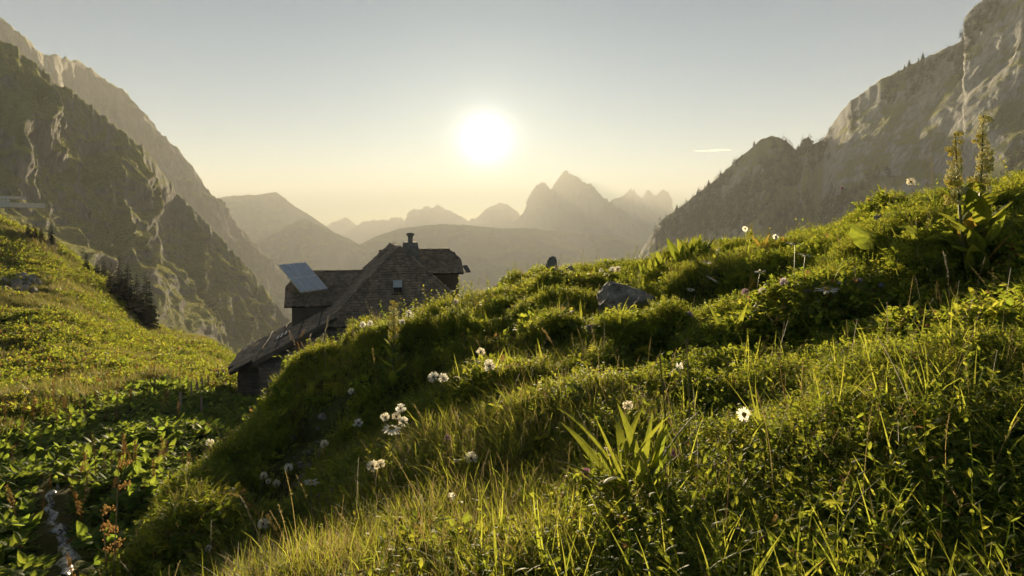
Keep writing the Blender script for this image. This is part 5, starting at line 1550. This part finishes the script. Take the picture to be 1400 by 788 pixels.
round_leaf(842, 560, 40, 'round leaf tilted up beside the wide crumpled leaf', (.3, -.2, 1.2))
round_leaf(756, 585, 40, 'round bright leaf at the edge of the grassy dip', (.25, .2, 2.0))
round_leaf(1285, 352, 40, 'small round leaf below the gentian leaves', (.6, .3, 2.4))

# the tall gentian on the crest
def whorl(o, c_, r, seed):
    r_ = random.Random(seed)
    mb = MB()
    for k in range(80):
        a = r_.uniform(0, 6.28); rr = r * math.sqrt(r_.random()); z = r_.uniform(-.6, .6) * r
        p_ = Vector(c_) + Vector((rr * math.cos(a), rr * math.sin(a), z))
        d_ = Vector((math.cos(a), math.sin(a), r_.uniform(.2, 1.4))).normalized(); sd = d_.orthogonal().normalized(); s2 = d_.cross(sd)
        L = r * r_.uniform(.42, .62); w = L * .3
        c2 = p_ + d_ * L * .55
        mb.add([c2 - sd * w, c2 + s2 * w, c2 + sd * w, c2 - s2 * w, p_ + d_ * L, p_], [(0, 1, 4), (1, 2, 4), (2, 3, 4), (3, 0, 4), (1, 0, 5), (2, 1, 5), (3, 2, 5), (0, 3, 5)])
    return mb.build('flower_whorl', M['yellow_flower'], o)
gd_ = 4.5
gb_ = Vector(((1334 - 700) / F_PX * gd_, gd_, 0)); gb_.z = gz(gb_.x, gb_.y)
gent = empty('gentian', gb_)
tag(gent, 'tall yellow-flowered gentian with broad ribbed leaves on the right crest', 'plant')
zt1 = at(1342, 158, gd_).z - gb_.z; zt2 = at(1308, 182, gd_).z - gb_.z
for (dx_, zt_, sd_) in ((.05, zt1, 1), (-.14, zt2, 2)):
    mb = MB(); mb.tube([(dx_ * .3, 0, -.03), (dx_ * .7, .01, zt_ * .5), (dx_, 0, zt_)], [.012, .009, .004], 7); mb.build('stem', M['stem'], gent, True)
    nw = 15 if sd_ == 1 else 11
    wr_ = random.Random(sd_ * 7)
    for k in range(nw):
        t = k / (nw - 1)
        z = zt_ * (.58 + .41 * t) + wr_.uniform(-.012, .012)
        rr = .044 * (1 - .45 * t) * wr_.uniform(.75, 1.2)
        whorl(gent, (dx_ * .97 + wr_.uniform(-.018, .018), wr_.uniform(-.018, .018), z), rr, k + 20 * sd_)
        if t < .75 and wr_.random() < .8:
            a_ = wr_.uniform(0, 6.28); ro = .05 * (1 - .5 * t) * wr_.uniform(.7, 1.3)
            whorl(gent, (dx_ + ro * math.cos(a_), ro * math.sin(a_) * .7, z + wr_.uniform(.0, .035)), rr * wr_.uniform(.6, .9), k + 50 * sd_)
gr = random.Random(17)
for k in range(32):
    z = zt1 * (.02 + .53 * (k / 31)); st_i = k % 2
    az = (.0, 3.14, 1.2, 4.2, 2.2, 5.2, .6, 3.7)[k % 8] + gr.uniform(-.35, .35)
    L = gr.uniform(.20, .32) * (1.25 - .5 * k / 31)
    bx_ = (.06 if st_i else -.13) * (z / zt1 * .9 + .35)
    leaf_child(gent, (bx_, 0, z), az, gr.uniform(.55, 1.25), L, L * gr.uniform(.32, .42), gr.uniform(.2, 1.0), M['ribbed_yellow'] if k in (5, 14) else M['ribbed'], 8, 8, .05, gr.uniform(.2, .5), 'lance', gr.uniform(-.3, .3))

# the leafy spire before the hut roof
b_ = on_ground(538, 545); top = at(537, 412, b_.y)
spi = empty('leafy_spire', b_)
tag(spi, 'tall leafy spire with knobbly fruits standing before the hut roof', 'plant')
H = top.z - b_.z
mb = MB(); mb.tube([(0, 0, -.03), (0, 0, H * .5), (.004, 0, H * .98)], [.009, .008, .003], 7); mb.build('stem', M['stem'], spi, True)
for k in range(13):
    t = k / 12
    whorl(spi, (.012 * math.sin(k * 2.4), .012 * math.cos(k * 2.4), H * (.60 + .39 * t)), H * .034 * (1 - .5 * t) + .006, 300 + k).name = 'fruit_whorl'
for k in range(16):
    t = k / 15; az = k * 2.4
    leaf_child(spi, (0, 0, H * (.04 + .56 * t)), az, gr.uniform(.7, 1.25), H * .26 * (1.1 - .55 * t), H * .09 * (1.1 - .4 * t), gr.uniform(.3, 1.0), M['ribbed'], 6, 6, .05, .3)
b_ = on_ground(1027, 345); top = at(1027, 305, b_.y)
sp2_ = empty('leafy_spire', b_); H = top.z - b_.z
tag(sp2_, 'small leafy spire on the crest beside the round daisy', 'plant')
mb = MB(); mb.tube([(0, 0, -.02), (0, 0, H)], [.005, .002], 6); mb.build('stem', M['stem'], sp2_, True)
for k in range(6): whorl(sp2_, (0, 0, H * (.6 + .07 * k)), H * .07 * (1 - .1 * k), 400 + k).name = 'fruit_whorl'
for k in range(8): leaf_child(sp2_, (0, 0, H * .07 * k), k * 2.4, .9, H * .4, H * .13, .6, M['ribbed'], 5, 4, .04, .3)

# arching grass stalks and tall dry stems that stand out singly
def tall_stem(pts, lab, group, headpx=0, mat='grass_dry', by=None, d=None, seed=0, loose=.012):
    r_ = random.Random(seed)
    x0, y0 = pts[0]
    b_ = on_ground(x0, y0) if d is None else Vector(((x0 - 700) / F_PX * d, d, gz((x0 - 700) / F_PX * d, d)))
    o = empty('tall_grass_stalk', b_)
    P_ = [Vector((0, 0, -.02))] + [at(a, b, b_.y) - b_ + Vector((0, .02 * i, 0)) for i, (a, b) in enumerate(pts[1:])]
    # smooth the polyline
    Q = []
    for i in range(len(P_) - 1):
        p0 = P_[max(i-1, 0)]; p1 = P_[i]; p2 = P_[i+1]; p3 = P_[min(i+2, len(P_)-1)]
        for k in range(6):
            t = k / 6
            Q.append(.5 * ((2*p1) + (p2-p0)*t + (2*p0-5*p1+4*p2-p3)*t*t + (3*p1-p0-3*p2+p3)*t*t*t))
    Q.append(P_[-1])
    mb = MB(); mb.tube(Q, [.0019 - .0011 * i / len(Q) for i in range(len(Q))], 5); mb.build('stem', M[mat], o, True)
    mb = MB(); n_ = len(Q); k0 = int(n_ * .68)
    for k in range(90):
        q = r_.uniform(k0, n_ - 1.01); c_ = Q[int(q)].lerp(Q[int(q) + 1], q - int(q)); a = r_.uniform(0, 6.28)
        ax = (Q[-1] - Q[k0]).normalized()
        d_ = (ax.orthogonal().normalized() * math.cos(a) + ax.cross(ax.orthogonal().normalized()) * math.sin(a) + ax * r_.uniform(.4, 1.6)).normalized(); sd = d_.orthogonal().normalized()
        L = loose * r_.uniform(.4, 1.1)
        mb.add([c_, c_ + d_ * L * .5 + sd * .0014, c_ + d_ * L, c_ + d_ * L * .5 - sd * .0014], [(0, 1, 2, 3)])
    mb.build('seed_head', M[mat], o)
    return tag(o, lab, 'grass', group)
GA = 'dry grass stalks that stand out singly'
tall_stem([(395, 790), (380, 740), (350, 705), (325, 685), (308, 683)], 'dry stalk arching over towards the dark hollow', GA, seed=1)
tall_stem([(345, 790), (338, 760), (310, 748), (270, 737), (215, 738)], 'long dry stalk bent almost level over the hollow', GA, seed=2)
tall_stem([(400, 792), (395, 760), (375, 730), (360, 712)], 'short dry stalk bowed beside the seed head in the arching grass', GA, seed=3)
tall_stem([(315, 792), (300, 770), (270, 755), (240, 762)], 'thin dry stalk curling down at the foot of the mound', GA, seed=4)
tall_stem([(1300, 480), (1298, 430), (1300, 380), (1297, 405 - 60)], 'straight reddish dry stem rising before the sunlit turf', GA, seed=5, mat='stem_brown', loose=.008)
tall_stem([(1290, 470), (1288, 430), (1284, 385)], 'shorter reddish stem beside the straight reddish dry stem', GA, seed=6, mat='stem_brown', loose=.008)
tall_stem([(1264, 340), (1268, 290), (1270, 245), (1262, 206)], 'pale dry stem left of the gentian against the mountain', GA, seed=7, loose=.006)
tall_stem([(1262, 345), (1270, 300), (1276, 250), (1277, 212)], 'pale dry stem crossing its neighbour left of the gentian', GA, seed=8)
tall_stem([(1145, 330), (1143, 300), (1142, 262)], 'thin dark stem on the crest against the grey mountain', GA, seed=9, mat='stem_brown', loose=.01)
tall_stem([(745, 575), (720, 520), (710, 500), (692, 505)], 'nodding dry grass in the grassy dip', GA, seed=10)
tall_stem([(775, 570), (770, 510), (755, 470), (742, 452)], 'slender dry grass leaning left in the grassy dip', GA, seed=11)
tall_stem([(540, 600), (520, 540), (512, 500), (508, 478)], 'slender dry grass on the shady mound side below the spire', GA, seed=12)
tall_stem([(505, 640), (480, 625), (470, 622)], 'short hooked stalk below the fluffy cluster', GA, seed=13)
for i, (x_, y_, h_) in enumerate(((484, 560, 22), (491, 563, 26), (498, 560, 24), (505, 562, 20), (511, 566, 26), (528, 575, 26))):
    tall_stem([(x_, y_), (x_ + 1, y_ - h_ * .5), (x_ + 2, y_ - h_)], 'pale upright grass spike on the shady mound side', 'pale grass spikes in a row', seed=20 + i, loose=.006)
# reddish sorrel stems before the hut wall
for i in range(16):
    x_ = pf.uniform(398, 520); y_ = 505 - (x_ - 398) * .28 + pf.uniform(-4, 12); h_ = pf.uniform(25, 58)
    tall_stem([(x_, y_), (x_ + pf.uniform(-6, 3), y_ - h_ * .5), (x_ + pf.uniform(-12, 6), y_ - h_)], 'thin reddish dry stem on the mound rim before the hut', 'reddish stems before the hut', seed=40 + i, mat='stem_brown' if i % 4 else 'russet', loose=.012, d=min(6.6, 5.9 + (x_ - 398) * .006))
# the blurred sorrel at the left edge of the mound
def sorrel(px, py, tpx, tpy, lab, d, seed):
    r_ = random.Random(seed)
    b_ = Vector(((px - 700) / F_PX * d, d, gz((px - 700) / F_PX * d, d)))
    o = empty('sorrel', b_)
    rel = at(tpx, tpy, d) - b_
    mb = MB(); mb.tube([(0, 0, -.03), rel * .5, rel], [.004, .0032, .0015], 6); mb.build('stem', M['stem_brown'], o, True)
    for k in range(5):
        q = .45 + .13 * k
        c0 = rel * q; a = r_.uniform(0, 6.28); L = .07 * (1.2 - .5 * q)
        mb = MB()
        for s_ in range(40):
            t = r_.random(); c_ = c0 + Vector((math.cos(a) * t * L, math.sin(a) * t * L, t * L * .35)) + Vector((r_.gauss(0, .006), r_.gauss(0, .006), r_.gauss(0, .006)))
            w = .0045
            mb.add([c_ + Vector((w, 0, 0)), c_ + Vector((0, w * .4, w)), c_ + Vector((-w, 0, 0)), c_ + Vector((0, -w * .4, -w))], [(0, 1, 2, 3)])
        mb.build('fruit_cluster', M['russet'], o)
    return tag(o, lab, 'plant', 'reddish sorrel stems')
sorrel(152, 800, 163, 632, 'tall reddish sorrel stem rising in front of the dark hollow', 3.2, 3)
sorrel(150, 800, 140, 700, 'shorter reddish sorrel stem beside the tall one', 3.3, 4)

# the little stream in the hollow
m, n, l, out = new_mat('stream_water')
p = n.new('ShaderNodeBsdfPrincipled'); c = coords(n)
f_ = noise(n, l, 9, 6, c, .7)
l.new(ramp(n, l, f_, [(.42, (.03, .035, .03)), (.58, (.40, .42, .43))]), p.inputs['Base Color'])  # pale stop paints whitish glints of light into the water colour
p.inputs['Roughness'].default_value = .12
l.new(bump(n, l, noise(n, l, 16, 5, c), .8, .03), p.inputs['Normal']); l.new(p.outputs[0], out.inputs[0])
M['water'] = m
sp = [(86, 790, .06), (95, 765, .09), (88, 745, .11), (80, 728, .09), (72, 708, .07), (66, 690, .05), (72, 672, .04), (80, 655, .03)]
rows = []
for (px, py, hw_) in sp:
    b_ = on_ground(px, py, 6); rows.append((b_, hw_))
L_, Rr_ = [], []
fine = []
for i in range(len(rows) - 1):
    for k in range(8):
        t = k / 8; b_ = rows[i][0].lerp(rows[i+1][0], t); fine.append((b_.x + .05 * math.sin(i * 8 + k), b_.y, rows[i][1] * (1 - t) + rows[i+1][1] * t))
Pw = []
for (x_, y_, hw_) in fine:
    zz = gz(x_, y_)
    Pw.append([[x_ + hw_ * s_, y_, zz + .035 + (.0 if abs(s_) < 1 else -.05)] for s_ in (-1.2, -.6, 0, .6, 1.2)])
stream = bpy.data.objects.new('stream', grid_mesh('stream', np.array(Pw), M['water'])); COL.objects.link(stream)
tag(stream, 'narrow white-glinting stream in the dark hollow', kind='structure')

# a thin streak of cloud, far beyond the mountains and above the haze
m, n, l, out = new_mat('thin_cloud')
dfu = n.new('ShaderNodeBsdfDiffuse'); dfu.inputs['Color'].default_value = (.8, .8, .8, 1)
tl = n.new('ShaderNodeBsdfTranslucent'); tl.inputs['Color'].default_value = (.85, .85, .82, 1)
tp = n.new('ShaderNodeBsdfTransparent')
m1 = n.new('ShaderNodeMixShader'); m1.inputs[0].default_value = .6; l.new(dfu.outputs[0], m1.inputs[1]); l.new(tl.outputs[0], m1.inputs[2])
m2 = n.new('ShaderNodeMixShader'); m2.inputs[0].default_value = .35; l.new(tp.outputs[0], m2.inputs[1]); l.new(m1.outputs[0], m2.inputs[2])
l.new(m2.outputs[0], out.inputs[0])
mb = MB()
cc_ = at(974, 206, 24000)
mb.tube([cc_ + Vector((x_, 0, 18 * math.sin(x_ / 260))) for x_ in np.linspace(-680, 680, 25).tolist()], [6 + 36 * (1 - abs(x_ / 680)) ** .7 * (1 + .35 * math.sin(x_ / 90)) for x_ in np.linspace(-680, 680, 25).tolist()], 10)
cl = mb.build('cloud', m, None, True)
tag(cl, 'thin pale streak of cloud above the right mountain', kind='structure')
